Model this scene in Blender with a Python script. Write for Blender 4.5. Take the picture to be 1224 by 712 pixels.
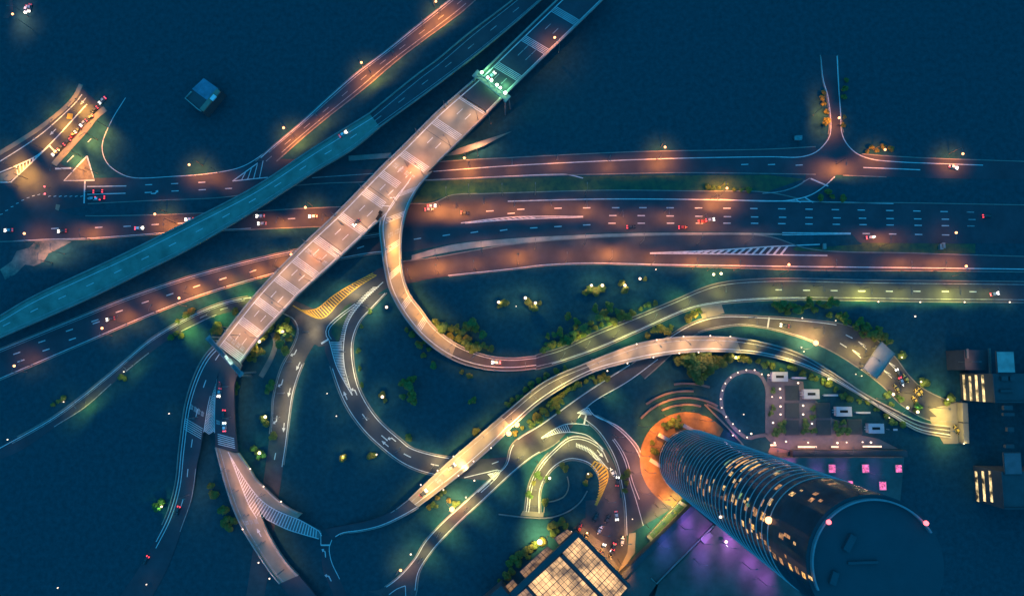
import bpy, bmesh, math, random
from mathutils import Vector, Matrix
random.seed(7)
R_ = math.radians
scene = bpy.context.scene
COL = scene.collection
for o in list(bpy.data.objects): bpy.data.objects.remove(o)

# ------------------------------------------------------------------ camera
CAM_H, FPX = 343.0, 816.0                       # flying height in metres, focal length in photo pixels
cam = bpy.data.objects.new('camera', bpy.data.cameras.new('camera')); COL.objects.link(cam)
cam.data.sensor_width = 36.0
cam.data.lens = 36.0*FPX/1224.0
cam.data.clip_start = 1.0; cam.data.clip_end = 8000.0
_n = Vector(((624-612)/FPX, -(440-356)/FPX, -1.0)).normalized()
ROT = _n.rotation_difference(Vector((0, 0, -1))).to_matrix()
cam.location = (0, 0, CAM_H)
cam.rotation_euler = ROT.to_euler()
scene.camera = cam

# ------------------------------------------------------------------ world, moon, exposure
world = bpy.data.worlds.new('World'); scene.world = world; world.use_nodes = True
wn = world.node_tree; wn.nodes.clear()
wo = wn.nodes.new('ShaderNodeOutputWorld'); wb = wn.nodes.new('ShaderNodeBackground')
sk = wn.nodes.new('ShaderNodeTexSky'); sk.sky_type = 'NISHITA'; sk.sun_disc = False
sk.sun_elevation = R_(-4.0); sk.sun_rotation = R_(200)
mx = wn.nodes.new('ShaderNodeMixRGB'); mx.blend_type = 'MIX'; mx.inputs[0].default_value = 0.985
mx.inputs[2].default_value = (0.022, 0.49, 1.12, 1)
wn.links.new(sk.outputs[0], mx.inputs[1]); wn.links.new(mx.outputs[0], wb.inputs[0])
wb.inputs[1].default_value = 0.98
wn.links.new(wb.outputs[0], wo.inputs[0])
sl = bpy.data.lights.new('moon', 'SUN'); sl.energy = 0.02; sl.angle = R_(12); sl.color = (0.45, 0.7, 1.0)
so = bpy.data.objects.new('moon', sl); COL.objects.link(so); so.rotation_euler = (R_(35), 0, R_(200))
vs = scene.view_settings
vs.view_transform = 'Standard'; vs.look = 'None'; vs.exposure = 0.0; vs.gamma = 1.0; vs.use_curve_mapping = False
scene.render.engine = 'CYCLES'
cy = scene.cycles
cy.use_denoising = True; cy.max_bounces = 4; cy.diffuse_bounces = 2; cy.glossy_bounces = 3
cy.transmission_bounces = 2; cy.caustics_reflective = False; cy.caustics_refractive = False
cy.sample_clamp_indirect = 4.0
cy.use_light_tree = True

# ------------------------------------------------------------------ helpers
def P(px, py, z=0.0):
    d = ROT @ Vector(((px-612)/FPX, -(py-356)/FPX, -1.0))
    k = (z-CAM_H)/d.z
    return Vector((d.x*k, d.y*k, z))

ORD = 'first second third fourth fifth sixth seventh eighth ninth tenth eleventh twelfth thirteenth fourteenth fifteenth sixteenth seventeenth eighteenth nineteenth twentieth'.split()

def put(o, parent=None):
    COL.objects.link(o)
    if parent is not None: o.parent = parent
    return o
def tag(o, label=None, cat=None, group=None, kind=None):
    if label: o['label'] = label
    if cat: o['category'] = cat
    if group: o['group'] = group
    if kind: o['kind'] = kind
    return o
def empty(name, loc=(0, 0, 0), rz=0.0):
    o = bpy.data.objects.new(name, None); COL.objects.link(o)
    o.location = loc; o.rotation_euler = (0, 0, rz); o.empty_display_size = 1
    return o
def dup(src, loc, rz=0.0, sc=None):
    c = src.copy(); COL.objects.link(c); c.location = loc; c.rotation_euler = (0, 0, rz)
    if sc: c.scale = (sc, sc, sc) if not isinstance(sc, tuple) else sc
    for ch in list(src.children):
        k = ch.copy(); COL.objects.link(k); k.parent = c
        for g in list(ch.children):
            q = g.copy(); COL.objects.link(q); q.parent = k
    return c

class MB:
    """collects faces, then links them as one mesh object"""
    def __init__(s): s.v = []; s.f = []
    def quad(s, *p):
        i = len(s.v); s.v += [tuple(q) for q in p]; s.f.append(tuple(range(i, i+len(p))))
    def box(s, c, d, rz=0.0, ax=None):
        M = Matrix.Rotation(rz, 3, 'Z') if ax is None else ax
        c = Vector(c); h = Vector(d)/2
        i = len(s.v)
        for z in (-1, 1):
            for x, y in ((-1, -1), (1, -1), (1, 1), (-1, 1)):
                s.v.append(tuple(c + M @ Vector((x*h.x, y*h.y, z*h.z))))
        s.f += [(i+3, i+2, i+1, i), (i+4, i+5, i+6, i+7), (i, i+1, i+5, i+4), (i+1, i+2, i+6, i+5), (i+2, i+3, i+7, i+6), (i+3, i, i+4, i+7)]
    def bar(s, a, b, w, h):
        a, b = Vector(a), Vector(b); x = (b-a); L = x.length; x.normalize()
        up = Vector((0, 0, 1)) if abs(x.z) < .95 else Vector((1, 0, 0))
        y = up.cross(x).normalized(); z = x.cross(y)
        M = Matrix((x, y, z)).transposed()
        s.box((a+b)/2, (L, w, h), ax=M)
    def tube(s, a, b, r0, r1=None, n=8, cap=True):
        r1 = r0 if r1 is None else r1
        a, b = Vector(a), Vector(b); x = (b-a).normalized()
        up = Vector((0, 0, 1)) if abs(x.z) < .95 else Vector((1, 0, 0))
        y = up.cross(x).normalized(); z = x.cross(y); i = len(s.v)
        for c, r in ((a, r0), (b, r1)):
            for k in range(n):
                t = 2*math.pi*k/n; s.v.append(tuple(c + (y*math.cos(t)+z*math.sin(t))*r))
        for k in range(n): s.f.append((i+k, i+(k+1) % n, i+n+(k+1) % n, i+n+k))
        if cap: s.f.append(tuple(i+n-1-k for k in range(n))); s.f.append(tuple(i+n+k for k in range(n)))
    def ball(s, c, r, n=10, m=6, sz=1.0):
        c = Vector(c); i = len(s.v)
        for j in range(m+1):
            ph = math.pi*j/m
            for k in range(n):
                t = 2*math.pi*k/n
                s.v.append(tuple(c+Vector((math.sin(ph)*math.cos(t)*r, math.sin(ph)*math.sin(t)*r, math.cos(ph)*r*sz))))
        for j in range(m):
            for k in range(n):
                s.f.append((i+j*n+k, i+(j+1)*n+k, i+(j+1)*n+(k+1) % n, i+j*n+(k+1) % n))
    def prism(s, pts, z0, z1):
        n = len(pts); i = len(s.v)
        ar = sum(pts[k][0]*pts[(k+1) % n][1]-pts[(k+1) % n][0]*pts[k][1] for k in range(n))
        if ar < 0: pts = pts[::-1]
        for z in (z0, z1):
            for p in pts: s.v.append((p[0], p[1], z))
        s.f.append(tuple(i+n-1-k for k in range(n))); s.f.append(tuple(i+n+k for k in range(n)))
        for k in range(n): s.f.append((i+k, i+(k+1) % n, i+n+(k+1) % n, i+n+k))
    def build(s, name, mat, parent=None, smooth=False):
        me = bpy.data.meshes.new(name); me.from_pydata(s.v, [], s.f)
        me.materials.append(mat); me.validate(); me.update()
        if smooth:
            for p in me.polygons: p.use_smooth = True
        return put(bpy.data.objects.new(name, me), parent)

# ------------------------------------------------------------------ materials
def mat(name, c, rough=0.8, spec=0.15, metal=0.0, var=0.25, scale=0.12, c2=None, bump=0.0, detail=6.0, obj=False):
    m = bpy.data.materials.new(name); m.use_nodes = True; nt = m.node_tree; b = nt.nodes['Principled BSDF']
    b.inputs['Roughness'].default_value = rough; b.inputs['Specular IOR Level'].default_value = spec; b.inputs['Metallic'].default_value = metal
    tc = nt.nodes.new('ShaderNodeTexCoord'); n1 = nt.nodes.new('ShaderNodeTexNoise'); n1.inputs['Scale'].default_value = scale; n1.inputs['Detail'].default_value = detail
    n1.inputs['Roughness'].default_value = 0.62
    src = tc.outputs['Object']
    if not obj:
        g = nt.nodes.new('ShaderNodeNewGeometry'); src = g.outputs['Position']
    nt.links.new(src, n1.inputs['Vector'])
    cr = nt.nodes.new('ShaderNodeValToRGB'); cr.color_ramp.elements[0].position = .3; cr.color_ramp.elements[1].position = .7
    d = c2 if c2 else tuple(x*(1+var) for x in c)
    a = tuple(x*(1-var) for x in c) if not c2 else c
    cr.color_ramp.elements[0].color = (*a, 1); cr.color_ramp.elements[1].color = (*d, 1)
    nt.links.new(n1.outputs[0], cr.inputs[0]); nt.links.new(cr.outputs[0], b.inputs['Base Color'])
    if bump:
        bp = nt.nodes.new('ShaderNodeBump'); bp.inputs['Strength'].default_value = bump; n2 = nt.nodes.new('ShaderNodeTexNoise'); n2.inputs['Scale'].default_value = scale*8
        nt.links.new(src, n2.inputs['Vector']); nt.links.new(n2.outputs[0], bp.inputs['Height']); nt.links.new(bp.outputs[0], b.inputs['Normal'])
    return m
def emit(name, c, s, var=0.0, scale=0.3):
    m = bpy.data.materials.new(name); m.use_nodes = True; nt = m.node_tree; b = nt.nodes['Principled BSDF']
    b.inputs['Base Color'].default_value = (.03, .03, .03, 1); b.inputs['Roughness'].default_value = .4
    b.inputs['Emission Color'].default_value = (*c, 1); b.inputs['Emission Strength'].default_value = s
    if var:
        g = nt.nodes.new('ShaderNodeNewGeometry'); n1 = nt.nodes.new('ShaderNodeTexNoise'); n1.inputs['Scale'].default_value = scale; n1.inputs['Detail'].default_value = 3
        mr = nt.nodes.new('ShaderNodeMapRange'); mr.inputs[1].default_value = .35; mr.inputs[2].default_value = .68; mr.inputs[3].default_value = s*(1-var); mr.inputs[4].default_value = s*(1+var*1.6)
        nt.links.new(g.outputs['Position'], n1.inputs['Vector']); nt.links.new(n1.outputs[0], mr.inputs[0]); nt.links.new(mr.outputs[0], b.inputs['Emission Strength'])
    m.cycles.emission_sampling = 'NONE'
    return m
M_ground = mat('ground_blue_tint', (.014, .0575, .069), .95, .0, var=.20, scale=.4)  # blue-green with little red, so orange lamp spill stays dark on it
M_asphalt = mat('asphalt', (.056, .058, .068), .9, .0, var=.16, scale=.10)
M_asphalt_b = mat('asphalt_worn', (.070, .066, .071), .9, .0, var=.2, scale=.16)
M_conc = mat('concrete_deck', (.205, .175, .135), .85, .05, var=.17, scale=.13, detail=9)
M_conc_blue = mat('concrete_deck_cool', (.125, .185, .155), .85, .05, var=.28, scale=.12, detail=9)
M_kerb = mat('kerb_concrete', (.17, .165, .15), .85, .05, var=.2, scale=.3)
M_parapet = mat('parapet_concrete', (.19, .185, .17), .85, .05, var=.2, scale=.25)
M_rail = mat('parapet_pale', (.24, .23, .21), .8, .05, var=.2, scale=.25)
M_pave = mat('pavement', (.125, .122, .115), .9, .02, var=.25, scale=.2)
M_paint = mat('road_paint', (.46, .46, .45), .75, .1, var=.22, scale=.5)
M_paint_dim = mat('road_paint_dim', (.25, .25, .245), .8, .05, var=.35, scale=.6)  # dimmer copy for lettering and for lines fading into the dark
M_yellow = mat('yellow_paint', (.46, .26, .05), .8, .05, var=.2, scale=.5)
M_grass = mat('grass', (.022, .058, .05), .95, 0, c2=(.07, .10, .05), scale=.3)
M_sand = mat('bare_ground', (.016, .0585, .070), .95, 0, c2=(.26, .21, .17), scale=.17, detail=10)
M_metal = mat('lamp_pole_metal', (.12, .12, .12), .5, .3, metal=.3, var=.1, scale=1)
M_steel = mat('gantry_steel', (.14, .17, .18), .5, .3, metal=.2, var=.2, scale=.5)
M_roofgrey = mat('canopy_sheet', (.24, .22, .19), .6, .2, var=.12, scale=.3)
M_white = mat('white_paint', (.62, .61, .6), .5, .3, var=.06, scale=.6)
M_leaf = [mat('foliage_a', (.06, .09, .022), .8, .1, c2=(.13, .16, .04), scale=.9, obj=True),
          mat('foliage_b', (.05, .10, .03), .8, .1, c2=(.10, .16, .05), scale=1.1, obj=True),
          mat('foliage_c', (.09, .09, .025), .8, .1, c2=(.16, .15, .04), scale=.8, obj=True)]
M_bark = mat('bark', (.08, .06, .045), .9, .05, var=.3, scale=2)
M_dark = mat('dark_cladding', (.06, .065, .07), .7, .1, var=.12, scale=.2)
M_tyre = mat('tyre', (.02, .02, .02), .9, .05, var=.1, scale=3)
M_carglass = mat('car_glass', (.02, .025, .03), .1, .5, var=.05, scale=2)
M_car = {'white': mat('car_paint_white', (.6, .6, .62), .3, .5, var=.03, scale=1), 'dark': mat('car_paint_dark', (.03, .032, .036), .3, .5, var=.05, scale=1),
         'silver': mat('car_paint_silver', (.33, .34, .36), .3, .5, metal=.4, var=.04, scale=1), 'red': mat('car_paint_red', (.35, .03, .03), .3, .5, var=.05, scale=1),
         'yellow': mat('car_paint_yellow', (.5, .33, .05), .3, .5, var=.05, scale=1)}
M_head = emit('headlamp_glow', (1, .93, .82), 3.2)
M_tail = emit('tail_lamp_glow', (1, .05, .07), 2.2)
M_tail_dim = emit('tail_lamp_dim', (1, .05, .07), .6)
E_or = emit('bulb_orange', (1, .42, .16), 4.5)
E_ye = emit('bulb_yellow', (1, .78, .38), 6)
E_wh = emit('bulb_white', (1, .70, .50), 2.6)
E_gr = emit('bulb_green', (.75, 1, .72), 5)
E_red = emit('beacon_red', (1, .12, .14), 4)
E_pink = emit('skylight_pink', (1, .16, .42), 1.0, .55, 1.1)
E_lav = emit('ring_lamp', (.75, .65, 1), 3)

# ------------------------------------------------------------------ roads
def crom(pts, n):
    pts = [Vector((p[0], p[1])) for p in pts]
    if len(pts) > 2:
        e = [pts[0]*2-pts[1]]+pts+[pts[-1]*2-pts[-2]]; out = []
        for i in range(1, len(e)-2):
            p0, p1, p2, p3 = e[i-1:i+3]
            k = 12
            d = [max((b-a).length, 1e-3)**.5 for a, b in ((p0, p1), (p1, p2), (p2, p3))]
            m1 = (p2-p1)-(d[1])*((p2-p0)/(d[0]+d[1])-(p1-p0)/d[0]) if False else ((p1-p0)/d[0]-(p2-p0)/(d[0]+d[1])+(p2-p1)/d[1])*d[1]
            m2 = ((p2-p1)/d[1]-(p3-p1)/(d[1]+d[2])+(p3-p2)/d[2])*d[1]
            for j in range(k):
                t = j/k; t2 = t*t; t3 = t2*t
                out.append(p1*(2*t3-3*t2+1)+m1*(t3-2*t2+t)+p2*(-2*t3+3*t2)+m2*(t3-t2))
        out.append(pts[-1])
    else: out = pts
    acc = [0]
    for a, b in zip(out, out[1:]): acc.append(acc[-1]+(b-a).length)
    res = []; j = 0
    for i in range(n+1):
        L = acc[-1]*i/n
        while j < len(acc)-2 and acc[j+1] < L: j += 1
        t = (L-acc[j])/max(acc[j+1]-acc[j], 1e-6); res.append(out[j].lerp(out[j+1], min(max(t, 0), 1)))
    return res
def strip_pts(mb, pts, w, closed=False):
    """flat strip of width w metres along world points"""
    ls = []; n = len(pts)
    for i in range(n):
        a = pts[max(i-1, 0)]; b = pts[min(i+1, n-1)]
        t = Vector((b.x-a.x, b.y-a.y, 0)).normalized(); nn = Vector((-t.y, t.x, 0))
        ls.append((pts[i]+nn*w/2, pts[i]-nn*w/2))
    for a, b in zip(ls, ls[1:]): mb.quad(a[1], b[1], b[0], a[0])
def wall_pts(mb, pts, w, h0, h1):
    n = len(pts); ls = []
    for i in range(n):
        a = pts[max(i-1, 0)]; b = pts[min(i+1, n-1)]
        t = Vector((b.x-a.x, b.y-a.y, 0)).normalized(); nn = Vector((-t.y, t.x, 0))
        u, d = Vector((0, 0, h1)), Vector((0, 0, h0))
        ls.append((pts[i]+nn*w/2+u, pts[i]-nn*w/2+u, pts[i]+nn*w/2+d, pts[i]-nn*w/2+d))
    for a, b in zip(ls, ls[1:]):
        mb.quad(a[1], b[1], b[0], a[0]); mb.quad(a[0], b[0], b[2], a[2]); mb.quad(a[3], b[3], b[1], a[1])
    for e, f in ((ls[0], 0), (ls[-1], 1)):
        q = (e[0], e[2], e[3], e[1]); mb.quad(*(q if f == 0 else q[::-1]))
_layer = [0]
class Road:
    """a ribbon between two traced kerbs; z is a height or a list of (s, height)"""
    def __init__(s, left, right, z=None, step=5.0):
        Lp = sum((Vector(a)-Vector(b)).length for a, b in zip(left, left[1:]))
        n = s.n = max(4, int(Lp/step)); s.elev = z is not None
        if z is None: _layer[0] += 1; z = 0.012+.004*_layer[0]
        s.zp = z if isinstance(z, list) else [(0, z), (1, z)]
        l, r = crom(left, n), crom(right, n)
        s.pc = [(a+b)/2 for a, b in zip(l, r)]
        s.L = [P(p.x, p.y, s.z(i/n)) for i, p in enumerate(l)]; s.R = [P(p.x, p.y, s.z(i/n)) for i, p in enumerate(r)]
        s.acc = [0]
        for i in range(n): s.acc.append(s.acc[-1]+((s.L[i+1]+s.R[i+1])/2-(s.L[i]+s.R[i])/2).length)
        s.len = s.acc[-1]
        s.mz = (.145+.0021*_layer[0]) if not s.elev else .02
        s.marks = MB(); s.dim = MB(); s.yel = MB()
    def z(s, t):
        for (a, za), (b, zb) in zip(s.zp, s.zp[1:]):
            if t <= b+1e-9: k = (t-a)/max(b-a, 1e-9); k = k*k*(3-2*k) if za != zb else 0; return za+(zb-za)*k
        return s.zp[-1][1]
    def at(s, t, f, off=0.0):
        """t along by sample fraction, f across (0 left kerb, 1 right), off metres to the right"""
        x = min(max(t, 0), 1)*s.n; i = min(int(x), s.n-1); k = x-i
        a = s.L[i].lerp(s.L[i+1], k); b = s.R[i].lerp(s.R[i+1], k)
        d = (b-a).normalized()
        return a.lerp(b, f)+d*off
    def t_m(s, m):
        m = min(max(m, 0), s.len); i = 0
        while i < s.n-1 and s.acc[i+1] < m: i += 1
        return (i+(m-s.acc[i])/max(s.acc[i+1]-s.acc[i], 1e-6))/s.n
    def near(s, px, py):
        q = Vector((px, py)); i = min(range(s.n+1), key=lambda k: (s.pc[k]-q).length_squared); return i/s.n
    def dirn(s, t): return (s.at(min(t+.01, 1), .5)-s.at(max(t-.01, 0), .5)).normalized()
    def surface(s, name, m, parent=None, thick=0, t0=0, t1=1, dz=0, f0=0, f1=1):
        mb = MB(); n = max(2, int(round((t1-t0)*s.n))); up = Vector((0, 0, dz))
        rows = []
        for i in range(n+1):
            t = t0+(t1-t0)*i/n; rows.append([s.at(t, f0+(f1-f0)*j/4)+up for j in range(5)])
        for a, b in zip(rows, rows[1:]):
            for j in range(4): mb.quad(a[j], a[j+1], b[j+1], b[j])
        if thick:
            dn = Vector((0, 0, -thick))
            for a, b in zip(rows, rows[1:]):
                mb.quad(a[0], b[0], b[0]+dn, a[0]+dn); mb.quad(b[4], a[4], a[4]+dn, b[4]+dn); mb.quad(a[0]+dn, b[0]+dn, b[4]+dn, a[4]+dn)
            for e, fl in ((rows[0], 1), (rows[-1], 0)):
                q = (e[0], e[0]+dn, e[4]+dn, e[4]); mb.quad(*(q if fl else q[::-1]))
        return mb.build(name, m, parent)
    def path(s, f, t0=0, t1=1, off=0.0, dz=None):
        n = max(2, int(abs(t1-t0)*s.n)); u = Vector((0, 0, s.mz if dz is None else dz))
        return [s.at(t0+(t1-t0)*i/n, f, off)+u for i in range(n+1)]
    def line(s, f, w=.42, t0=0, t1=1, off=0.0, kind='marks', dz=None): strip_pts(getattr(s, kind), s.path(f, t0, t1, off, dz), w)
    def dash(s, f, t0=0, t1=1, L=4.0, gap=9.4, w=.5, kind='marks', off=0.0, ph=0.0):
        m = t0*s.len+ph
        while m < t1*s.len-L:
            strip_pts(getattr(s, kind), s.path(f, s.t_m(m), s.t_m(m+L), off), w); m += L+gap
    def bars(s, px, py, f0=.1, f1=.94, n=5, w=.34, gap=.85, kind='marks'):
        t = s.near(px, py); m0 = t*s.len; u = Vector((0, 0, s.mz))
        for k in range(n):
            t = s.t_m(m0+(k-(n-1)/2)*gap); d = s.dirn(t)*w/2
            a, b = s.at(t, f0)+u, s.at(t, f1)+u; getattr(s, kind).quad(a-d, b-d, b+d, a+d)
    def glyphs(s, px, py, f0, f1, n, h=3.2):
        """illegible worn road lettering: short strokes in blocks"""
        t = s.near(px, py); u = Vector((0, 0, s.mz)); d = s.dirn(t); rnd = random.Random(int(px*7+py))
        for k in range(n):
            fa = f0+(f1-f0)*(k+.12)/n; fb = f0+(f1-f0)*(k+.88)/n
            for q in range(3):
                f = fa+(fb-fa)*(q+.5)/3; c = s.at(t, f)+u; side = (s.at(t, 1)-s.at(t, 0)).normalized()
                hh = h*rnd.uniform(.6, 1)/2; s.dim.quad(c-side*.16-d*hh, c+side*.16-d*hh, c+side*.16+d*hh, c-side*.16+d*hh)
            for q in range(2):
                c0, c1 = s.at(t, fa)+u+d*(q-.5)*h*.5+Vector((0, 0, .004)), s.at(t, fb)+u+d*(q-.5)*h*.5+Vector((0, 0, .004))
                s.dim.quad(c0-d*.16, c1-d*.16, c1+d*.16, c0+d*.16)
    def arrow(s, px, py, f, kind='straight', L=4.6, flip=False):
        t = s.near(px, py); c = s.at(t, f)+Vector((0, 0, s.mz)); d = s.dirn(t)*(-1 if flip else 1); r = Vector((d.y, -d.x, 0))
        q = lambda x, y: c+r*x+d*y
        if kind == 'straight':
            s.marks.quad(q(-.22, -L/2), q(.22, -L/2), q(.22, .2), q(-.22, .2)); s.marks.quad(q(-.85, .2), q(.85, .2), q(0, L/2))
        else:
            k = -1 if kind == 'left' else 1
            A = [q(-.22*k, -L/2), q(.22*k, -L/2), q(.3*k, .1), q(-.25*k, .4)]; B = [q(-.25*k, .4), q(.3*k, .1), q(1.0*k, .75), q(.7*k, 1.2)]; C_ = [q(.35*k, 1.75), q(1.3*k, .25), q(1.75*k, 1.75)]
            for z in (A, B, C_): s.marks.quad(*(z if k > 0 else z[::-1]))
    def kerb(s, side, t0=0, t1=1, w=.5, h=.13, m=None, parent=None, name='kerb', off=0.0):
        mb = MB(); f = 0 if side == 'L' else 1; o = (-w/2+off) if f == 0 else (w/2-off)
        wall_pts(mb, s.path(f, t0, t1, o, 0), w, -.05, h+.02*(0 if s.elev else 1)); return mb.build(name, m or M_kerb, parent)
    def finish(s, parent):
        for mb, m, nm in ((s.marks, M_paint, 'lane_marking'), (s.dim, M_paint_dim, 'dim_marking'), (s.yel, M_yellow, 'yellow_marking')):
            if mb.f: mb.build(nm, m, parent)
    def piers(s, ts, parent, w=1.6, d=1.2):
        for t in ts:
            mb = MB(); c = s.at(t, .5); wd = (s.R[0]-s.L[0]).length*.36; dr = s.dirn(t); rz = math.atan2(dr.y, dr.x)
            if c.z-d < 1.5: continue
            mb.box((c.x, c.y, (c.z-d-.9)/2), (w, w*1.6, c.z-d-.9), rz)
            mb.box((c.x, c.y, c.z-d-.47), (w*1.3, wd*2, .9), rz)
            mb.build('pier', M_parapet, parent)
def ground_road(name, left, right, m=None, kL=True, kR=True, z=None, kerb_h=.13):
    r = Road(left, right, z); o = r.surface(name, m or M_asphalt); o['kind'] = 'structure'; r.o = o
    if kL: r.kerb('L', *(kL if isinstance(kL, tuple) else (0, 1)), parent=o, h=kerb_h)
    if kR: r.kerb('R', *(kR if isinstance(kR, tuple) else (0, 1)), parent=o, h=kerb_h)
    return r
_area = [0]
def area(name, pts, m, z=None, dz=0, parent=None):
    _area[0] += 1
    if z is None: z = .003+.0002*_area[0]
    mb = MB(); mb.quad(*[P(x, y, z)+Vector((0, 0, dz)) for x, y in pts]); f = mb.f[0]
    q = [mb.v[i] for i in f]
    if sum(q[k][0]*q[(k+1) % len(q)][1]-q[(k+1) % len(q)][0]*q[k][1] for k in range(len(q))) < 0: mb.f[0] = f[::-1]
    o = mb.build(name, m, parent)
    if parent is None: o['kind'] = 'structure'
    return o
def pxline(mb, pts, w, z, smooth=True, n=None):
    q = crom(pts, n or max(2, int(sum((Vector(a)-Vector(b)).length for a, b in zip(pts, pts[1:]))/5))) if smooth and len(pts) > 2 else [Vector(p) for p in pts]
    strip_pts(mb, [P(p.x, p.y, z) for p in q], w)
def pxwall(mb, pts, w, z, h, smooth=True):
    q = crom(pts, max(2, int(sum((Vector(a)-Vector(b)).length for a, b in zip(pts, pts[1:]))/5))) if smooth and len(pts) > 2 else [Vector(p) for p in pts]
    wall_pts(mb, [P(p.x, p.y, z) for p in q], w, -.05, h)
def hatch(mb, A, B, n, w, z, skew=0.0, chev=False):
    """stripes between two traced border lines"""
    a, b = crom(A, n), crom(B, n)
    for i in range(n):
        j = min(max(int(i+skew), 0), n)
        p, q = P(a[i].x, a[i].y, z), P(b[j].x, b[j].y, z)
        if (q-p).length < .4: continue
        if chev:
            t = P(*((a[min(i+1, n)]+b[min(i+1, n)])/2), z)-P(*((a[i]+b[i])/2), z)
            c = (p+q)/2+t.normalized()*(q-p).length*.35
            segs = ((p, c), (c, q))
        else: segs = ((p, q),)
        for u, v in segs:
            x = (v-u).normalized(); s = Vector((-x.y, x.x, 0))*w/2
            mb.quad(u-s, v-s, v+s, u+s)

# ------------------------------------------------------------------ ground
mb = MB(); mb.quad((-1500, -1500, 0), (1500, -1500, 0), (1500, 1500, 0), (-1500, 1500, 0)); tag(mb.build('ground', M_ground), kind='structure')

# north road and its curve into the diagonal road
nr = ground_road('road', [(105, 213), (160, 212), (205, 211), (250, 207), (290, 200), (335, 190), (446, 203), (526, 194), (612, 189), (762, 182), (918, 179), (975, 176)],
                 [(105, 243), (185, 239), (270, 235), (357, 221), (436, 217), (506, 215.5), (560, 213), (612, 210.8), (680, 208.5), (732, 207.5), (812, 206), (918, 207), (975, 208)], kL=(.42, 1))
mm = nr.marks; Z = .15
pxline(mm, [(150, 117), (133, 145), (122, 175), (128, 195), (145, 208), (160, 212.5), (205, 211), (250, 207.5), (290, 199), (325, 177)], .36, Z)
pxline(mm, [(518, 205), (612, 198), (787, 190), (918, 187.5), (958, 187.5), (975, 182), (986, 172), (992.5, 160), (990, 117), (984, 95), (981, 68)], .45, Z)
pxline(mm, [(436, 217.5), (506, 215.5), (612, 210.5), (660, 208.6), (680, 209), (697, 213)], .5, Z+.01)
pxline(nr.dim, [(373, 212.5), (446, 207.5)], .4, Z, False)
for x, y in ((177.5, 220.8), (208.5, 219.5), (241, 218), (177, 230), (209, 228.3), (241.5, 226.8), (273, 225.3), (890, 196.6), (922, 196.7), (955, 197.4)): pxline(mm, [(x-4, y+.2), (x+4.5, y-.2)], .45, Z, False)
for A in ([(104, 223), (151, 222.3)], [(104, 232.3), (150, 231)]): pxline(mm, A, .5, Z, False)
pxline(mm, [(101.5, 216.5), (100.5, 243)], .75, Z+.012, False)
pxline(mm, [(278, 216.5), (308, 195)], .5, Z+.016, False); pxline(mm, [(278, 216.5), (320, 212)], .5, Z+.020, False)
for k in range(4): pxline(mm, [(289+k*7, 214.5-k*.3), (293.5+k*7, 206-k*4.6)], .4, Z+.024, False)
nr.arrow(183, 234, .72, 'left', 4.0)
nr.finish(nr.o)
# diagonal north west road
dr_ = ground_road('road', [(306, 193), (325, 176), (356, 150), (391, 118), (426, 87.5), (460, 62), (493.5, 35), (520, 14), (545, -6)],
                  [(330, 193), (358.5, 167.5), (388.5, 142.5), (412, 124), (436, 105), (478.5, 69), (531, 30), (552, 14), (575, -6)])
dr_.line(.0, .4, .02, 1, .5); dr_.line(.16, .36, .05, 1, 0, 'dim'); dr_.line(.8, .34, .05, .95, 0, 'dim'); dr_.dash(.5, 0, 1, 4, 9, .3, 'dim'); dr_.finish(dr_.o)
# north stub and the road east of it
ns = ground_road('road', [(962, 188), (980, 178), (991, 158), (989, 117), (983.5, 95), (981, 66)], [(1032, 188), (1017, 178), (1007.5, 158), (1004, 132), (1002.5, 105), (1000.5, 66)], kL=(.3, 1), kR=(.3, 1))
pxline(ns.marks, [(1175, 197.5), (1118, 195.5), (1073, 193.5), (1043, 190.5), (1025, 184), (1013, 173), (1006.5, 160), (1004.5, 132), (1002.5, 105), (1000.5, 67)], .45, Z+.03)
ns.finish(ns.o)
er = ground_road('road', [(975, 178), (1030, 184.5), (1060, 187), (1118, 190), (1175, 192), (1300, 196)], [(975, 209), (1000, 209), (1058, 211), (1118, 213), (1175, 214), (1300, 216)], kL=(.17, 1), kR=(.1, .26))
pxline(er.marks, [(1032, 200.3), (1100, 203)], .5, Z+.034, False); er.finish(er.o)
sr = ground_road('road', [(963, 209), (962, 217), (948, 225), (933, 229), (905, 232)], [(1000, 209), (994, 215), (985, 223), (968, 234), (943, 240)], kL=(.1, .9), kR=False)
pxline(sr.marks, [(969, 213.5), (990, 222.5)], .7, Z+.04, False); pxline(sr.marks, [(998, 211), (985, 223), (968, 233.5), (943, 239.5), (918, 240.5), (860, 238.5)], .5, Z+.045)
pxline(sr.dim, [(968, 213), (950.5, 223), (933, 229), (912, 231)], .35, Z+.04); pxline(sr.marks, [(951, 238), (957, 242)], .5, Z+.05, False); pxline(sr.marks, [(962, 236), (972, 242)], .5, Z+.05, False)
sr.finish(sr.o)
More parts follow.
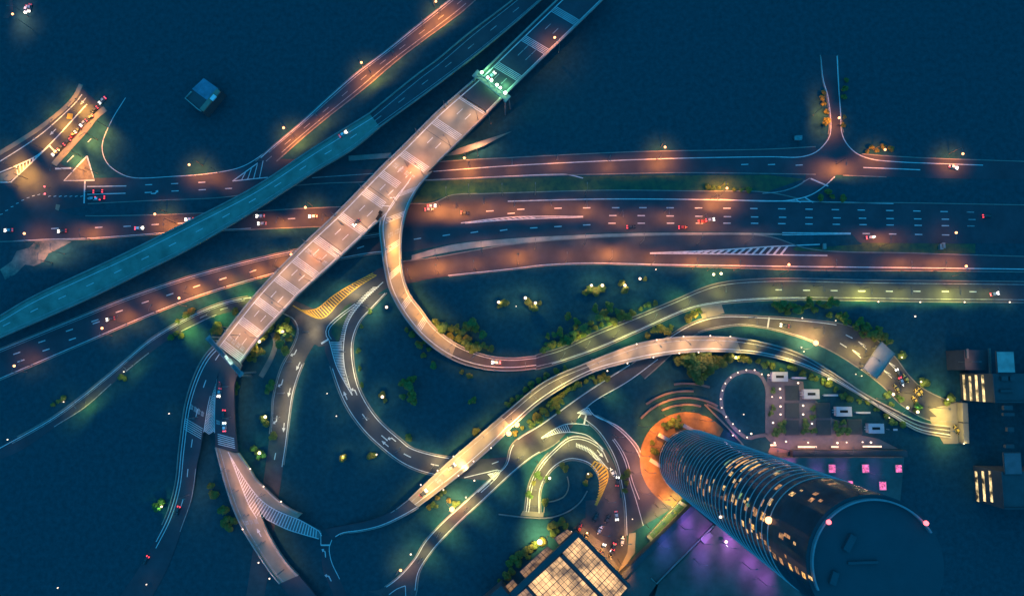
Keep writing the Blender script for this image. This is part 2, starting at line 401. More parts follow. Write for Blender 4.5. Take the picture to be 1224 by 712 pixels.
# wide avenue
av = ground_road('road', [(-30, 262), (67, 252), (90, 257.5), (160, 258), (250, 255), (306, 253), (356, 250), (403, 248), (456, 246), (491, 244), (518.5, 243), (538.5, 234), (581, 232), (612, 231), (724.5, 228), (837, 229), (918, 230.5), (975, 241.5), (1080, 243), (1300, 247)],
                 [(-30, 289), (50, 287), (105, 285.5), (150, 282.5), (200, 279), (306, 273.5), (381, 270.5), (420, 270), (482, 273), (518, 269), (556, 274), (612, 283), (699, 279), (762, 277.5), (837, 277), (918, 278), (1018, 280), (1028, 290), (1168, 290.5), (1300, 292)], kL=(.1, 1), kR=(0, .33))
mm = av.marks
pxline(mm, [(607, 240.6), (699.5, 238.2), (787, 238), (918, 240), (1068, 243.2)], .5, Z+.004)
rows = [[622.5, 667, 701.3, 736, 768.5, 801, 835, 869, 901, 934.5, 967, 998.5, 1029.5, 1063.5, 1096, 1128.5, 1160], [732.5, 766.5, 801, 835.3, 869.5, 902, 935.5, 967, 1000.5, 1031, 1064, 1097, 1130, 1162],
        [638, 667, 701.3, 731.5, 766.5, 801.5, 836, 869, 902, 934.5, 967, 999.7, 1031.7, 1064, 1097.5, 1130, 1160.5], [1035.5, 1067, 1098, 1130.3]]
def yrow(r, x): return [248.2+abs(x-760)**1.6*.00036+(2.4 if x < 680 else 0)*(680-x)/60*.5, 257.6+max(x-760, 0)*.0118, (266.8+max(x-900, 0)*.0125) if x > 720 else 268+(720-x)*.055, 279+(x-1035)*.018][r]
for r, xs in enumerate(rows):
    for x in xs: pxline(mm if x < 1140 else av.dim, [(x-4.4, yrow(r, x)), (x+4.4, yrow(r, x+8))], .5, Z+.004, False)  # easternmost dashes take the dim paint, their fade into darkness painted in
for x, y in ((65.5, 273), (118, 271.7), (152, 270.4), (185.5, 268.3), (217, 266.8), (348.5, 261.3), (585.5, 252.2), (611, 241 if False else 255)): pxline(mm, [(x-4.4, y+.3), (x+4.4, y-.3)], .5, Z+.004, False)
mb2 = av.dim
for k in range(16):                                   # dotted turning line at the west junction
    x = 0+k*6.4; y = 256.5-24*math.sin(min(x/52, 1)*math.pi/2)+ (2.5 if x > 55 else 0); pxline(mm, [(x, y), (x+3.2, y-.9)], .32, Z+.004, False)
pxline(mm, [(551, 266.5), (612, 259.5), (697, 258.6)], .5, Z+.008); pxline(mm, [(556, 266.8), (612, 262.5), (697, 259.4)], .5, Z+.012)
hatch(mm, [(556, 265.5), (612, 259.8), (640, 259.2)], [(556, 266.5), (612, 262.3), (640, 260.8)], 12, .5, Z+.016, 1)
pxline(mm, [(935, 278.2), (1017, 278.6)], .5, Z+.004, False); pxline(mm, [(935, 280.6), (1017, 279.6)], .5, Z+.008, False)
pxline(mm, [(0, 289), (50, 286.2), (105, 284.6), (150, 281.6), (200, 278), (300, 272.8)], .3, Z+.004)
av.finish(av.o)
# south west road that feeds the lower carriageway
sw = ground_road('road', [(-30, 429), (0, 417), (100, 376), (150, 356), (225, 330.5), (306, 309), (360, 297), (420, 284), (482, 274), (518.5, 268), (556, 266), (612, 264), (700, 260)],
                 [(-30, 466), (0, 453.5), (87.5, 416), (175, 378.5), (237, 354.5), (306, 333.5), (350, 322), (401, 311), (446, 303), (492, 300), (540, 291), (612, 284), (700, 280)], kL=(0, .68), kR=(0, .68))
sw.line(0, .36, 0, .68, .55); sw.line(0, .3, 0, .68, 1.6, 'dim'); sw.line(1, .36, 0, .68, -.6)
for x, y in ((302, 324), (266.5, 333), (235, 342), (203, 351.8), (173.5, 361), (142.5, 372), (113.5, 383), (83, 394.5), (50, 408), (20, 422), (86.5, 405), (55, 418), (25, 431), (431, 295.5), (499, 285.3), (533.5, 281), (567, 277.5), (602, 275), (115, 385.5), (470, 288)):
    sw.marks.f and None; pxline(sw.marks, [(x-4.2, y+1.4), (x+4.2, y-1.4)] if x < 440 else [(x-4.4, y+.7), (x+4.4, y-.7)], .5, Z+.02, False)
sw.finish(sw.o)
# raised pavement strip between the avenue and the lower orange road
mb = MB(); q = [(492, 305), (540, 292.5), (612, 285), (700, 280.5), (762, 278.5), (837, 278), (918, 278.6), (935, 279)]; q2 = [(492, 311), (540, 300.5), (612, 291.5), (700, 284.5), (762, 281.6), (837, 280.6), (918, 280.8), (935, 280.6)]
a_, b_ = crom(q, 80), crom(q2, 80)
for i in range(80):
    A = [P(a_[i].x, a_[i].y, .16), P(b_[i].x, b_[i].y, .16), P(b_[i+1].x, b_[i+1].y, .16), P(a_[i+1].x, a_[i+1].y, .16)]; mb.quad(*A)
    for u, v in ((A[0], A[3]), (A[2], A[1])): mb.quad(u, v, Vector((v.x, v.y, 0)), Vector((u.x, u.y, 0)))
tag(mb.build('pavement', mat('pale_pavement', (.27, .235, .20), .85, .03, var=.2, scale=.2)), kind='structure')
# lower orange road
lo = ground_road('road', [(412, 354), (440, 330), (458, 318), (481, 313), (518.5, 308), (612, 292.5), (687, 285.8), (762, 282.3), (837, 281), (918, 283), (968, 298), (1093, 303), (1224, 307), (1300, 309)],
                 [(440, 362), (455, 349), (466, 343), (492, 338), (521, 332), (612, 322), (650, 317.5), (699.5, 315.3), (762, 316.3), (837, 318.5), (918, 321), (1005, 323), (1093, 323), (1224, 324.5), (1300, 326)], kL=(.08, 1), kR=(.12, 1))
mm = lo.marks
pxline(mm, [(777, 302.3), (850, 299.3), (918, 294.8), (980, 292)], .55, Z+.004); pxline(mm, [(777, 302.8), (850, 303.4), (918, 304.3), (989, 305.3)], .55, Z+.008)
hatch(mm, [(806, 301.6), (850, 299.4), (918, 295), (950, 293.5)], [(806, 302.7), (850, 303.4), (918, 304.3), (950, 304.7)], 17, .95, Z+.012, -1)
pxline(mm, [(762, 315.6), (837, 316.8), (918, 318), (1005, 319), (1093, 320), (1224, 321.6)], .5, Z+.004)
lo.line(1, .4, .12, .45, -.5)
lo.finish(lo.o)
area('kerb_nose', [(947, 297.5), (952, 295), (966, 296), (1030, 292), (1030, 290), (1166, 291.5), (1166, 302.5), (1043, 302), (968, 300.5), (951, 300)], M_grass, .152)
# green lit road
g4 = ground_road('road', [(640, 425), (649.5, 422), (669.5, 416), (712, 397), (762, 377), (807, 358.5), (837, 345.5), (862, 338), (918, 333.3), (1043, 335), (1224, 337), (1300, 338)],
                 [(640, 441), (662, 435.5), (712, 418.5), (762, 397), (824.5, 370), (857, 363.5), (918, 358.5), (1000, 358.5), (1100, 360), (1224, 361), (1300, 362)])
for p, c in (((0, 1.3), 'dim'), ((1, -1.2), 'dim')): g4.line(p[0], .36, 0, 1, p[1], c)
g4.line(1, .4, .03, .5, -.7)
for x, y in ((931, 346.2), (964, 346.8), (997, 347.2), (1030, 347.7), (1063, 348), (1096, 348), (1130, 348.2), (1163, 348.5)): pxline(g4.marks, [(x-4.2, y), (x+4.2, y+.1)], .5, Z+.03, False)
g4.finish(g4.o)
# yard road to the toll canopy, under the curved bridge
pr = ground_road('road', [(755, 436), (787, 410), (797, 403.5), (817, 391), (837, 382), (862, 377), (918, 378.5), (943, 380), (998, 386), (1018, 391), (1048, 407), (1068, 425), (1088, 451), (1105.5, 466), (1133, 478.5), (1142, 480)],
                 [(770, 452), (800, 425), (817, 408), (837, 397), (862, 391), (887, 388.5), (918, 392.5), (940, 398), (963, 405), (993, 418.5), (1025.5, 438.5), (1043, 451), (1058, 463.5), (1078, 483.5), (1110, 501), (1140, 503)], M_asphalt_b)
mm = pr.marks
pr.line(0, .4, .12, .6, .8); pr.line(1, .36, .2, .55, -.5, 'dim')
for a in (((1011, 400), (1019, 404)), ((1004, 410), (1012, 415))): pxline(mm, list(a), .45, Z+.004, False)
for tip in ((1026, 408), (1019, 418), (1061, 432), (1056, 442)):
    for d in ((9, 5.5), (10, 9.5)): pxline(mm, [tip, (tip[0]+d[0], tip[1]+d[1])], .35, Z+.004+.004*(d[1] > 6), False)
pxline(mm, [(919.5, 379), (917.5, 392)], .8, Z+.02, False)
pr.finish(pr.o)
area('road', [(1112, 498), (1150, 498), (1150, 530), (1128, 530), (1112, 503)], M_conc, .17); area('pavement', [(1110, 489), (1150, 479), (1150, 497.6), (1126, 503)], M_conc, .165)

# junction by the main bridge
j1 = ground_road('road', [(336, 352), (336, 372), (351, 381), (356, 393.5), (351, 411), (336, 438.5), (326, 476), (325, 496), (321, 531), (317, 560), (308, 620), (290, 740)],
                 [(395, 378), (391, 392), (385, 402), (377, 410), (369, 422), (361, 438.5), (351, 468.5), (346, 501), (342, 534), (338, 560), (329, 622), (312, 742)], M_asphalt_b, kL=(.05, .45), kR=(.17, .5))
j1.line(1, .36, .18, .51, -.6); j1.line(0, .34, .06, .44, .7, 'dim')
for y in (410, 441.5, 475, 510.5): j1.dash(.52, j1.near(350, y-5), j1.near(350, y+6), 4.2, 50)
for y in (425, 464): j1.arrow(345, y+14 if False else y, .78, 'straight', flip=False)
for y in (421, 462, 505): j1.arrow(340, y, .3, 'right', flip=False)
j1.arrow(335, 507, .75)
pxline(j1.marks, [(329.5, 541), (328, 549)], .45, Z+.06, False)
j1.finish(j1.o)
area('road', [(345, 362), (352, 362), (371, 377), (386, 380), (400, 366), (420, 350), (433, 352), (424, 362), (403, 379), (392, 390), (391, 400), (394, 412), (381, 414), (360, 400), (340, 372)], M_asphalt_b, .1)
# outer loop road
ol = ground_road('road', [(430, 356), (408, 380), (394, 396), (388, 416), (393.5, 433.5), (411, 481), (431, 511), (451, 531), (481, 554), (513.5, 566.5), (560, 572), (592, 574)],
                 [(462, 350), (444, 369), (431, 383.5), (422, 408.5), (423.5, 438.5), (431, 466), (451, 498.5), (481, 526), (491, 534), (531, 545), (575, 548), (606, 546)], kL=(.27, .84), kR=(0, .82))
mm = ol.marks
ol.line(0, .38, .28, .84, .7); ol.line(1, .38, 0, .8, -.7)
pxline(mm, [(393.5, 407), (402, 437), (411, 455), (421, 472)], .42, Z+.07); pxline(mm, [(458, 337), (436, 357), (417, 383), (411, 408), (411.5, 437), (421, 472)], .42, Z+.074)
hatch(mm, [(395, 409), (402, 434), (409, 450), (417, 464)], [(409, 409), (410.5, 432), (413, 450), (418, 464)], 30, .36, Z+.078)
hatch(mm, [(406, 407), (412, 384), (428, 360), (447, 342)], [(411, 407), (417, 384), (434, 361), (455, 341)], 30, .34, Z+.078)
pxline(mm, [(424.5, 363), (403.5, 378.5), (391, 391), (389.5, 400), (393, 406)], .34, Z+.07); pxline(mm, [(427, 364), (406, 380), (394, 392), (392.5, 399), (396, 405)], .3, Z+.07)
pxline(mm, [(384, 410.5), (393, 405)], .9, Z+.09, False)
for x, y in ((435.5, 499), (460, 528), (489, 544), (521.5, 555.5)): ol.dash(.5, ol.near(x-3, y-4), ol.near(x+4, y+4), 4, 50)
ol.arrow(415.5, 473, .22, flip=True); ol.arrow(425.5, 469, .75, 'left', flip=True); ol.arrow(458, 531, .3, flip=True); ol.arrow(465, 523, .75, 'left', flip=True)
ol.finish(ol.o)
isl = area('grass_island', [(412, 366), (421, 361), (414, 378), (407, 400), (404, 410), (396, 398), (397, 388)], M_grass, .2)
# lower road under the curved bridge
hr = ground_road('road', [(440, 706), (453.5, 704), (476, 689), (496, 666.5), (506, 649), (526, 626.5), (556, 599), (583.5, 574), (604, 556), (612, 531), (650, 505), (699, 470), (752, 436)],
                 [(490, 725), (497, 709), (501, 684), (516, 659), (543.5, 629), (581, 594), (612, 565), (637, 545), (662, 531), (682, 512), (704.5, 484), (752, 455), (787, 429)], M_asphalt_b, kL=(.05, 1), kR=(0, .64))
mm = hr.marks
hr.line(0, .38, .05, .6, .7); hr.line(1, .36, .05, .58, -.7); hr.line(0, .4, .62, 1, .3); hr.line(1, .4, .72, 1, -.3)
pxline(mm, [(571, 588), (585, 575), (591, 566), (583, 566.5)], .4, Z+.09); pxline(mm, [(575, 588), (592, 572), (598.5, 561.5), (580, 564.5), (555, 570.5)], .4, Z+.094)
hatch(mm, [(583, 566), (590, 564), (597, 562)], [(590, 573), (593, 569), (597.5, 563)], 8, .35, Z+.098)
pxline(mm, [(588, 554), (596, 551)], .4, Z+.09, False)
pxline(mm, [(484.5, 699.5), (475, 703), (465, 710)], .35, Z+.09); pxline(mm, [(484.5, 699.5), (485, 712)], .35, Z+.094)
# gore and merging lines near the ring
pxline(mm, [(647, 523), (662, 513), (675, 507), (690, 506), (704, 508)], .4, Z+.09); pxline(mm, [(647, 523.5), (668, 517), (684, 516)], .4, Z+.094)
hatch(mm, [(651, 520.5), (664, 512), (680, 506.5)], [(653, 521.5), (668, 517), (684, 516)], 13, .34, Z+.098)
pxline(mm, [(690, 493.5), (703, 487), (707, 493), (714, 498.5), (737, 508), (754.5, 523.5), (764, 536), (772, 567)], .42, Z+.09)
hatch(mm, [(691, 493.5), (697, 490.5), (703, 488)], [(702, 495.5), (705, 495.5), (708, 495.5)], 9, .35, Z+.098)
pxline(mm, [(700.7, 496), (698, 507)], .8, Z+.1, False)
hr.finish(hr.o)
# ring road by the tower: the street south, the ring and the forecourt drive
st = ground_road('road', [(690, 496), (712, 513), (727, 534), (737, 556), (742, 579), (746, 601), (748, 640)], [(706, 492), (735, 508), (753, 524), (764, 540), (773, 566), (787, 584), (806, 606)], z=None, kL=(.1, 1), kR=(.05, 1))
st.line(0, .38, .05, 1, .7); st.line(1, .4, .05, 1, -.6); st.line(.36, .34, .3, 1); st.line(.45, .34, .3, .8); st.finish(st.o)
ring = ground_road('road', [(627, 611), (632, 579), (644.5, 554), (662, 535), (682, 520), (700, 521), (718, 531), (731, 548), (738, 566), (741, 590), (735, 612), (722, 628)],
                   [(646, 613), (647, 584), (659.5, 561.5), (677, 550), (692, 550), (707, 556.5), (716, 571.5), (717, 591.5), (712, 604), (705, 614), (695, 622), (684, 632)], M_asphalt_b, kL=(0, .3), kR=(0, .7))
mm = ring.marks
ring.line(0, .4, 0, .6, .8); ring.line(0, .34, 0, .6, 2.0); ring.line(1, .4, 0, .62, -.7)
pxline(mm, [(684, 516), (702, 520), (717, 533), (727, 552)], .4, Z+.11); pxline(mm, [(690, 531), (704, 537), (716, 548), (727, 560)], .4, Z+.114)
hatch(mm, [(689, 529), (704, 535), (716, 546), (724, 556)], [(689, 534), (702, 540), (713, 549), (722, 560)], 22, .36, Z+.118)
hatch(ring.yel, [(711, 551), (723, 557), (727, 569), (721, 587), (713, 603)], [(704, 555), (713, 565), (716, 577), (715, 590), (711, 603)], 15, .7, Z+.122, 1)
pxline(ring.yel, [(711, 551), (723, 557), (727, 569), (721, 587), (713, 604)], .4, Z+.126)
ring.arrow(709, 549, .62, 'left', flip=False); ring.arrow(718, 545, .3, 'straight')
pxline(mm, [(735, 562), (737.5, 568)], .5, Z+.11, False)
ring.finish(ring.o)
area('parking_ground', [(700, 598), (745, 594), (749, 640), (755, 690), (746, 700), (686, 640), (700, 622)], M_asphalt_b, .14)
area('pavement', [(752, 637), (760, 636), (759, 660), (750, 672), (754, 688), (748, 694), (738, 684), (750, 660)], M_conc, .2)
area('pavement', [(692, 626), (722, 650), (744, 686), (748, 697), (740, 700), (686, 641)], M_pave, .19)
mb = MB()
pxwall(mb, [(596, 614), (612, 616), (627, 617.5), (648, 618.5), (662, 617), (680, 610), (694, 599), (702, 586)], .5, 0, .8); w = mb.build('retaining_wall', M_parapet); tag(w, 'curved low wall closing the round court south of the ring road', 'wall')
area('pavement', [(625, 610), (650, 612), (649, 618), (622, 615.5)], M_conc, .2)
# yellow hatched paving west of the loop
hb = MB(); yA = [(350, 365), (360, 370.5), (378.5, 369), (396, 355), (420, 340), (446, 326)]; yB = [(356, 368), (371, 377), (386, 380), (406, 361), (427, 343.5), (450, 329)]
a_, b_ = crom(yA, 40), crom(yB, 40); mb = MB()
for i in range(40): mb.quad(P(b_[i].x, b_[i].y, .165), P(b_[i+1].x, b_[i+1].y, .165), P(a_[i+1].x, a_[i+1].y, .165), P(a_[i].x, a_[i].y, .165))
yo = mb.build('paved_gore', mat('worn_yellow_paving', (.075, .062, .055), .85, .02, var=.2, scale=.2)); yo['kind'] = 'structure'
hatch(hb, yA, yB, 34, .46, .172, 1); pxline(hb, yA, .4, .178); pxline(hb, yB, .4, .182); hb.build('yellow_marking', M_yellow, yo)
# thin south west service road
fr = ground_road('road', [(-20, 545), (0, 533.5), (62.5, 498.5), (100, 471), (140, 438.5), (175, 408.5), (200, 392), (237.5, 372), (275, 358.5), (312, 352)],
                 [(-20, 556), (25, 538), (67.5, 509), (100, 488.5), (140, 453.5), (175, 425), (207.5, 402), (232.5, 389), (262, 376), (312, 366)], kL=(.12, .96), kR=False)
fr.line(0, .4, .05, .97, .7); fr.line(0, .3, .1, .95, 1.6, 'dim'); fr.line(1, .34, .25, .47, -.4, 'dim'); fr.line(1, .4, .53, .62, -.4, 'dim'); fr.line(1, .4, .74, .86, -.4, 'dim')
fr.dash(.6, .8, .95, 4, 7, .36, 'dim'); fr.finish(fr.o)
# road at lower left that comes out below the small gantry
el = ground_road('road', [(258, 411), (246, 424), (235, 443.5), (222.5, 481), (215, 534), (210, 579), (200, 614), (186, 643), (165, 680), (120, 745)],
                 [(272, 424), (262, 445), (251, 478), (243, 516), (239, 540), (236, 552), (230, 594), (217.5, 631), (197, 685), (155, 755)], z=[(0, 9.0), (.25, 5.0), (.55, .3), (1, .2)], kR=False, kL=False)
el.line(0, .4, 0, .68, 1.0); el.line(0, .36, 0, .7, 2.4); el.line(1, .3, .4, .62, -.4, 'dim'); el.dash(.55, 0, .64, 4, 11, .42, ph=2)
el.bars(231, 515, .1, .95, 6, .3, 1.0); el.glyphs(236, 492, .2, .9, 4, 3); el.bars(246, 519, 0, 0, 0)
el.kerb('L', 0, .62, .4, .7, M_parapet, el.o, 'parapet')
el.finish(el.o)
e2 = Road([(272, 424), (262, 446), (256, 478), (257, 510), (257.5, 534)], [(290, 436), (281, 456), (280, 480), (281, 510), (284, 540)], z=[(0, 9.0), (.5, 6.5), (1, 6)])
e2o = e2.surface('road', M_asphalt, None, 1.0); e2o['kind'] = 'structure'
pxline(e2.marks, [(259.5, 449), (250, 478), (243.5, 516)], .36, 6.4); pxline(e2.marks, [(259.5, 449), (257, 478), (256.5, 517)], .36, 6.6)
hatch(e2.marks, [(258.5, 455), (250.5, 482), (244, 516)], [(259, 455), (257, 482), (256, 516)], 34, .36, 6.8, 0, True)
pxline(e2.marks, [(277, 424 if False else 441), (276, 445)], .4, 7.6, False)
e2.bars(267, 527, .12, .9, 6, .4, .95); e2.glyphs(264, 509, .05, .5, 2, 2.6); e2.finish(e2o)

# ------------------------------------------------------------------ bridges and viaducts (things)
def bridge(name, label, cat='bridge'):
    o = empty(name, (0, 0, 0)); tag(o, label, cat); return o
mbr = bridge('road_bridge', 'long straight pale concrete bridge crossing over the avenue with rumble bars')
ML = [(258, 411), (306, 350.5), (356, 298), (406, 250.5), (456, 199), (478.5, 177.5), (521, 135), (547, 112)]
MR = [(288, 434), (306, 409), (347, 363.5), (356, 353.5), (401, 313), (446, 270.5), (480, 237), (513, 204), (546, 172), (583.5, 135)]
ma = Road(ML, MR, z=[(0, 9.0), (.25, 11), (1, 11)])
ma.surface('concrete_deck', M_conc, mbr, 1.4)
mn = Road([(547, 112), (571, 91), (612, 51.5), (664.5, 1), (700, -33)], [(583.5, 135), (612, 106.5), (657, 62.5), (697, 24), (735, -13)], z=[(0, 11), (1, 11)])
mn.surface('asphalt_deck', M_asphalt, mbr, 1.4)
for r in (ma, mn):
    r.kerb('L', 0, 1, .7, .9, M_rail, mbr, 'parapet', .7); r.line(0, .5, 0, 1, 2.3)
    r.line(1, .4, 0 if r is mn else 0, 1 if r is mn else .58, -1.2)
ma.kerb('R', 0, .575, .6, .9, M_rail, mbr, 'parapet', .6); ma.kerb('R', .8, 1, .6, .9, M_rail, mbr, 'parapet', .6); mn.kerb('R', 0, 1, .6, .9, M_rail, mbr, 'parapet', .6)
for x, y in ((495, 193), (466, 215.5), (442, 238), (413, 262), (386, 295.5), (363.5, 318), (341, 342), (532, 156), (566, 122), (295, 391), (315, 366), (275, 420)):
    ma.bars(x, y, .13, .93 if x != 466 else .7)
for x, y in ((603, 85), (638, 52), (673, 20)): mn.bars(x, y, .12, .95)
mn.bars(584, 105, 0, 0, 0)
for x, y in ((513, 172), (548, 137), (478, 222 if False else 208), (452, 226), (425, 250), (400, 279), (374, 306), (350, 329), (327, 354), (305, 378), (285, 405)):
    t = ma.near(x, y)
    for f in (.42, .68): ma.dash(f, t-.006, t+.02, 4, 40, .34)
for x, y in ((596, 95), (622, 70), (655, 38), (630, 60)):
    t = mn.near(x, y)
    for f in (.4, .66): mn.dash(f, t-.01, t+.05, 4, 40, .34, 'dim')
ma.glyphs(482, 205.5, .16, .92, 4, 3); ma.glyphs(375, 307, .16, .92, 4, 3); ma.glyphs(283, 408, .16, .85, 4, 3)
ma.finish(mbr); mn.finish(mbr)
ma.piers((.12, .3, .48, .66, .84), mbr); mn.piers((.2, .55, .85), mbr)
for t in (.2, .43, .63, .86):                       # thin expansion joints across the deck
    m2 = MB(); a, b = ma.at(t, .02)+Vector((0, 0, .012)), ma.at(t, .98)+Vector((0, 0, .012)); d = ma.dirn(t)*.12; m2.quad(a-d, b-d, b+d, a+d); m2.build('expansion_joint', M_dark, mbr)

lbr = bridge('ramp_bridge', 'curved pale ramp leaving the long bridge and looping down to the green lit road', 'ramp')
LL = [(489, 214), (470, 236), (457, 258), (453.5, 270.5), (456, 298), (460, 325.5), (466, 348), (481, 376), (501, 401), (523.5, 420), (548.5, 433.5), (581, 442), (612, 443.5), (641, 441)]
LR = [(517, 204), (501, 223), (490, 243), (482, 270.5), (480, 298), (482, 325.5), (490, 350.5), (503.5, 368.5), (518.5, 388.5), (546, 410), (581, 423.5), (612, 427), (641, 424.5)]
lp = Road(LL, LR, z=[(0, 11.03), (.3, 11.03), (.95, .35), (1, .3)], step=4)
te = lp.near(542, 421)
lp.surface('concrete_deck', M_conc, lbr, 1.2, 0, te); lp.surface('asphalt_deck', M_asphalt_b, lbr, 1.2, te, 1)
lp.kerb('L', .17, 1, .6, .8, M_rail, lbr, 'parapet', .6); lp.kerb('R', .02, 1, .6, .8, M_rail, lbr, 'parapet', .6)
lp.line(0, .42, .02, 1, 2.0); lp.line(1, .34, .05, 1, -1.4)
for x, y in ((483.5, 229), (472, 262), (468.5, 295.5), (472, 328), (485, 362), (505, 388)): lp.bars(x, y, .22, .9, 4)
lp.glyphs(467, 282, .3, .9, 2, 3)
lp.finish(lbr); lp.piers((.22, .34, .46, .58, .68), lbr, 1.4)
area('bridge_gore', [(453, 259), (458, 246), (470, 234), (476, 233), (462, 262), (460, 277), (454, 278)], M_conc, 11.035, parent=lbr).name = 'gore_slab'
m2 = MB(); pxline(m2, [(449, 268), (466, 250), (491, 213)], .4, 11.06, False)
pxline(m2, [(457, 245.8), (466, 246.5)], .4, 11.065, False); pxline(m2, [(466, 236.5), (472, 236)], .4, 11.065, False); m2.build('gore_marking', M_paint, lbr)
m2 = MB(); c = P(453, 260, 11); m2.box(c+Vector((0, 0, .55)), (3.4, 1.5, 1.1), R_(58)); m2.box(c+Vector((.8, 2.4, .45)), (1.6, 1.6, .9), R_(58)); tag(m2.build('crash_cushion', M_tyre), 'dark crash cushion at the split of bridge and ramp', 'crash cushion')

bv = bridge('viaduct', 'cool teal concrete viaduct running diagonally past the long bridge', 'viaduct')
BLp = [(-30, 393), (0, 378), (37.5, 356), (150, 303), (225, 265.5), (306, 223), (373.5, 178.5), (442, 136)]
BRp = [(-30, 417), (0, 403.5), (107.5, 356), (175, 323), (225, 298), (306, 250.5), (376, 205.5), (422, 178), (454, 152)]
b1 = Road(BLp, BRp, z=9.0); b1.surface('concrete_deck', M_conc_blue, bv, 1.4)
b2 = Road([(442, 136), (496, 92), (521, 73.5), (560, 41), (610, 3), (630, -14)], [(454, 152), (521, 103), (568.5, 66.5), (612, 31), (650, -2), (672, -20)], z=9.0); b2.surface('asphalt_deck', M_asphalt, bv, 1.4)
for r in (b1, b2):
    r.kerb('L', 0, 1, .6, .9, M_parapet, bv, 'parapet', .3); r.kerb('R', 0, 1, .6, .9, M_parapet, bv, 'parapet', .3)
    r.line(0, .32, 0, 1, 2.6, 'marks' if r is b1 else 'dim'); r.dash(.52, 0, 1, 4, 11, .36, 'marks' if r is b1 else 'dim'); r.line(1, .26, .0, 1, -1.6, 'dim')
    r.finish(bv)
b1.piers((.1, .28, .46, .64, .82), bv); b2.piers((.2, .6), bv)

kb = bridge('curved_bridge', 'curved concrete bridge with small globe lamps over the yard road')
k1 = Road([(598.5, 497), (649.5, 456), (699.5, 433.5), (762, 410), (785, 405.5), (812, 402), (850, 401.5), (882, 403.5), (918, 410), (955.5, 422), (993, 443.5), (1030.5, 468.5), (1068, 488.5), (1100.5, 503.5), (1136, 509)],
          [(612, 510.5), (649.5, 478.5), (704.5, 447), (752, 433), (802, 423.5), (837, 420.5), (882, 421.5), (918, 426), (968, 441), (1018, 467), (1068, 498.5), (1098, 516), (1136, 523.5)], z=[(0, 7), (.55, 7), (.95, .4), (1, .35)])
ta, tb = k1.near(703, 440), k1.near(882, 412)
k1.surface('asphalt_deck', M_asphalt_b, kb, 1.1, 0, ta); k1.surface('concrete_deck', M_conc, kb, 1.1, ta, tb); k1.surface('asphalt_deck', M_asphalt_b, kb, 1.1, tb, 1)
k1.kerb('L', 0, 1, .6, .8, M_rail, kb, 'parapet', .6); k1.kerb('R', 0, 1, .6, .8, M_rail, kb, 'parapet', .6); k1.line(0, .36, 0, 1, 2.2, 'dim'); k1.line(1, .4, 0, 1, -1.6); k1.finish(kb); k1.piers((.05, .2, .32, .44, .56), kb, 1.2)
lb2 = bridge('short_bridge', 'short straight concrete bridge with lit globes above the loop road')
l1 = Road([(488, 596), (541, 546.5), (556, 533.5), (580, 513), (598.5, 497)], [(499.5, 606), (551, 566.5), (588.5, 534), (600, 523), (612, 510.5)], z=7.0)
l1.surface('concrete_deck', M_conc, lb2, 1.1)
l1.kerb('L', 0, 1, .6, .8, M_rail, lb2, 'parapet', .6); l1.kerb('R', 0, 1, .6, .8, M_rail, lb2, 'parapet', .6); l1.line(1, .34, 0, 1, -2); l1.line(0, .3, 0, 1, 2, 'dim'); l1.glyphs(525, 573, .2, .8, 3, 3); l1.finish(lb2); l1.piers((.3, .7), lb2, 1.2)
l2 = Road([(388, 632), (410, 628), (440, 622), (466, 612), (488, 596)], [(397, 645), (408.5, 637.5), (431, 634), (456, 628), (481, 616.5), (499.5, 606)], z=[(0, .4), (1, 7.0)])
l2.surface('asphalt_deck', M_asphalt, lb2, 1.0); l2.line(1, .4, .05, 1, -.4); l2.line(1, .3, .2, 1, .5, 'dim'); l2.line(0, .3, .75, 1, .4, 'dim'); l2.finish(lb2); l2.kerb('R', .1, 1, .4, .2, M_kerb, lb2, 'parapet')
m2 = MB(); pxline(m2, [(397, 644), (393.5, 654), (394.5, 664), (397, 673), (406, 691.5)], .36, .17); pxline(m2, [(383.5, 651), (394.5, 651)], .7, .172, False); pxline(m2, [(383.5, 636), (383.5, 651)], .35, .168, False)
ar = ground_road('road', [(384, 640), (384, 655), (386, 680), (395, 702), (415, 750)], [(396, 640), (393.5, 655), (396.5, 672), (406, 691.5), (428, 745)], kL=False, kR=False); ar.arrow(389, 660, .5, 'left', flip=True); ar.arrow(398, 688, .3, 'left', flip=True); ar.finish(ar.o)
m2.build('stop_marking', M_paint, ar.o)
nb = bridge('forked_bridge', 'rusty lit concrete bridge that forks with a white hatched gore')
n1 = Road([(257.5, 534), (262, 551), (266, 567), (277.5, 604), (290, 631.5), (306, 658), (324, 685), (334, 697)], [(280, 541), (290, 556), (297, 575), (306, 600), (318, 630), (331, 654), (345, 674), (357, 687)], z=6.0)
n1.surface('concrete_deck', M_conc, nb, 1.1)
n3 = Road([(334, 697), (352, 720), (380, 765)], [(357, 687), (376, 710), (404, 752)], z=6.0); n3.surface('asphalt_deck', M_asphalt, nb, 1.1)
n2 = Road([(279, 541), (289, 556), (297, 575), (306, 598), (318, 619), (340, 629), (352, 622)], [(285.5, 541), (300, 561.5), (306, 571.5), (316, 581.5), (336, 600), (352, 610), (361, 613.5)], z=6.03)
n2.surface('concrete_deck', M_conc, nb, 1.1)
n1.kerb('L', 0, 1, .6, .8, M_rail, nb, 'parapet', .6); n1.kerb('R', .6, 1, .5, .8, M_rail, nb, 'parapet', .5); n2.kerb('R', 0, .95, .6, .8, M_rail, nb, 'parapet', .6)
n1.line(0, .34, 0, 1, 2, 'dim'); n1.line(1, .34, .58, 1, -1.2, 'dim')
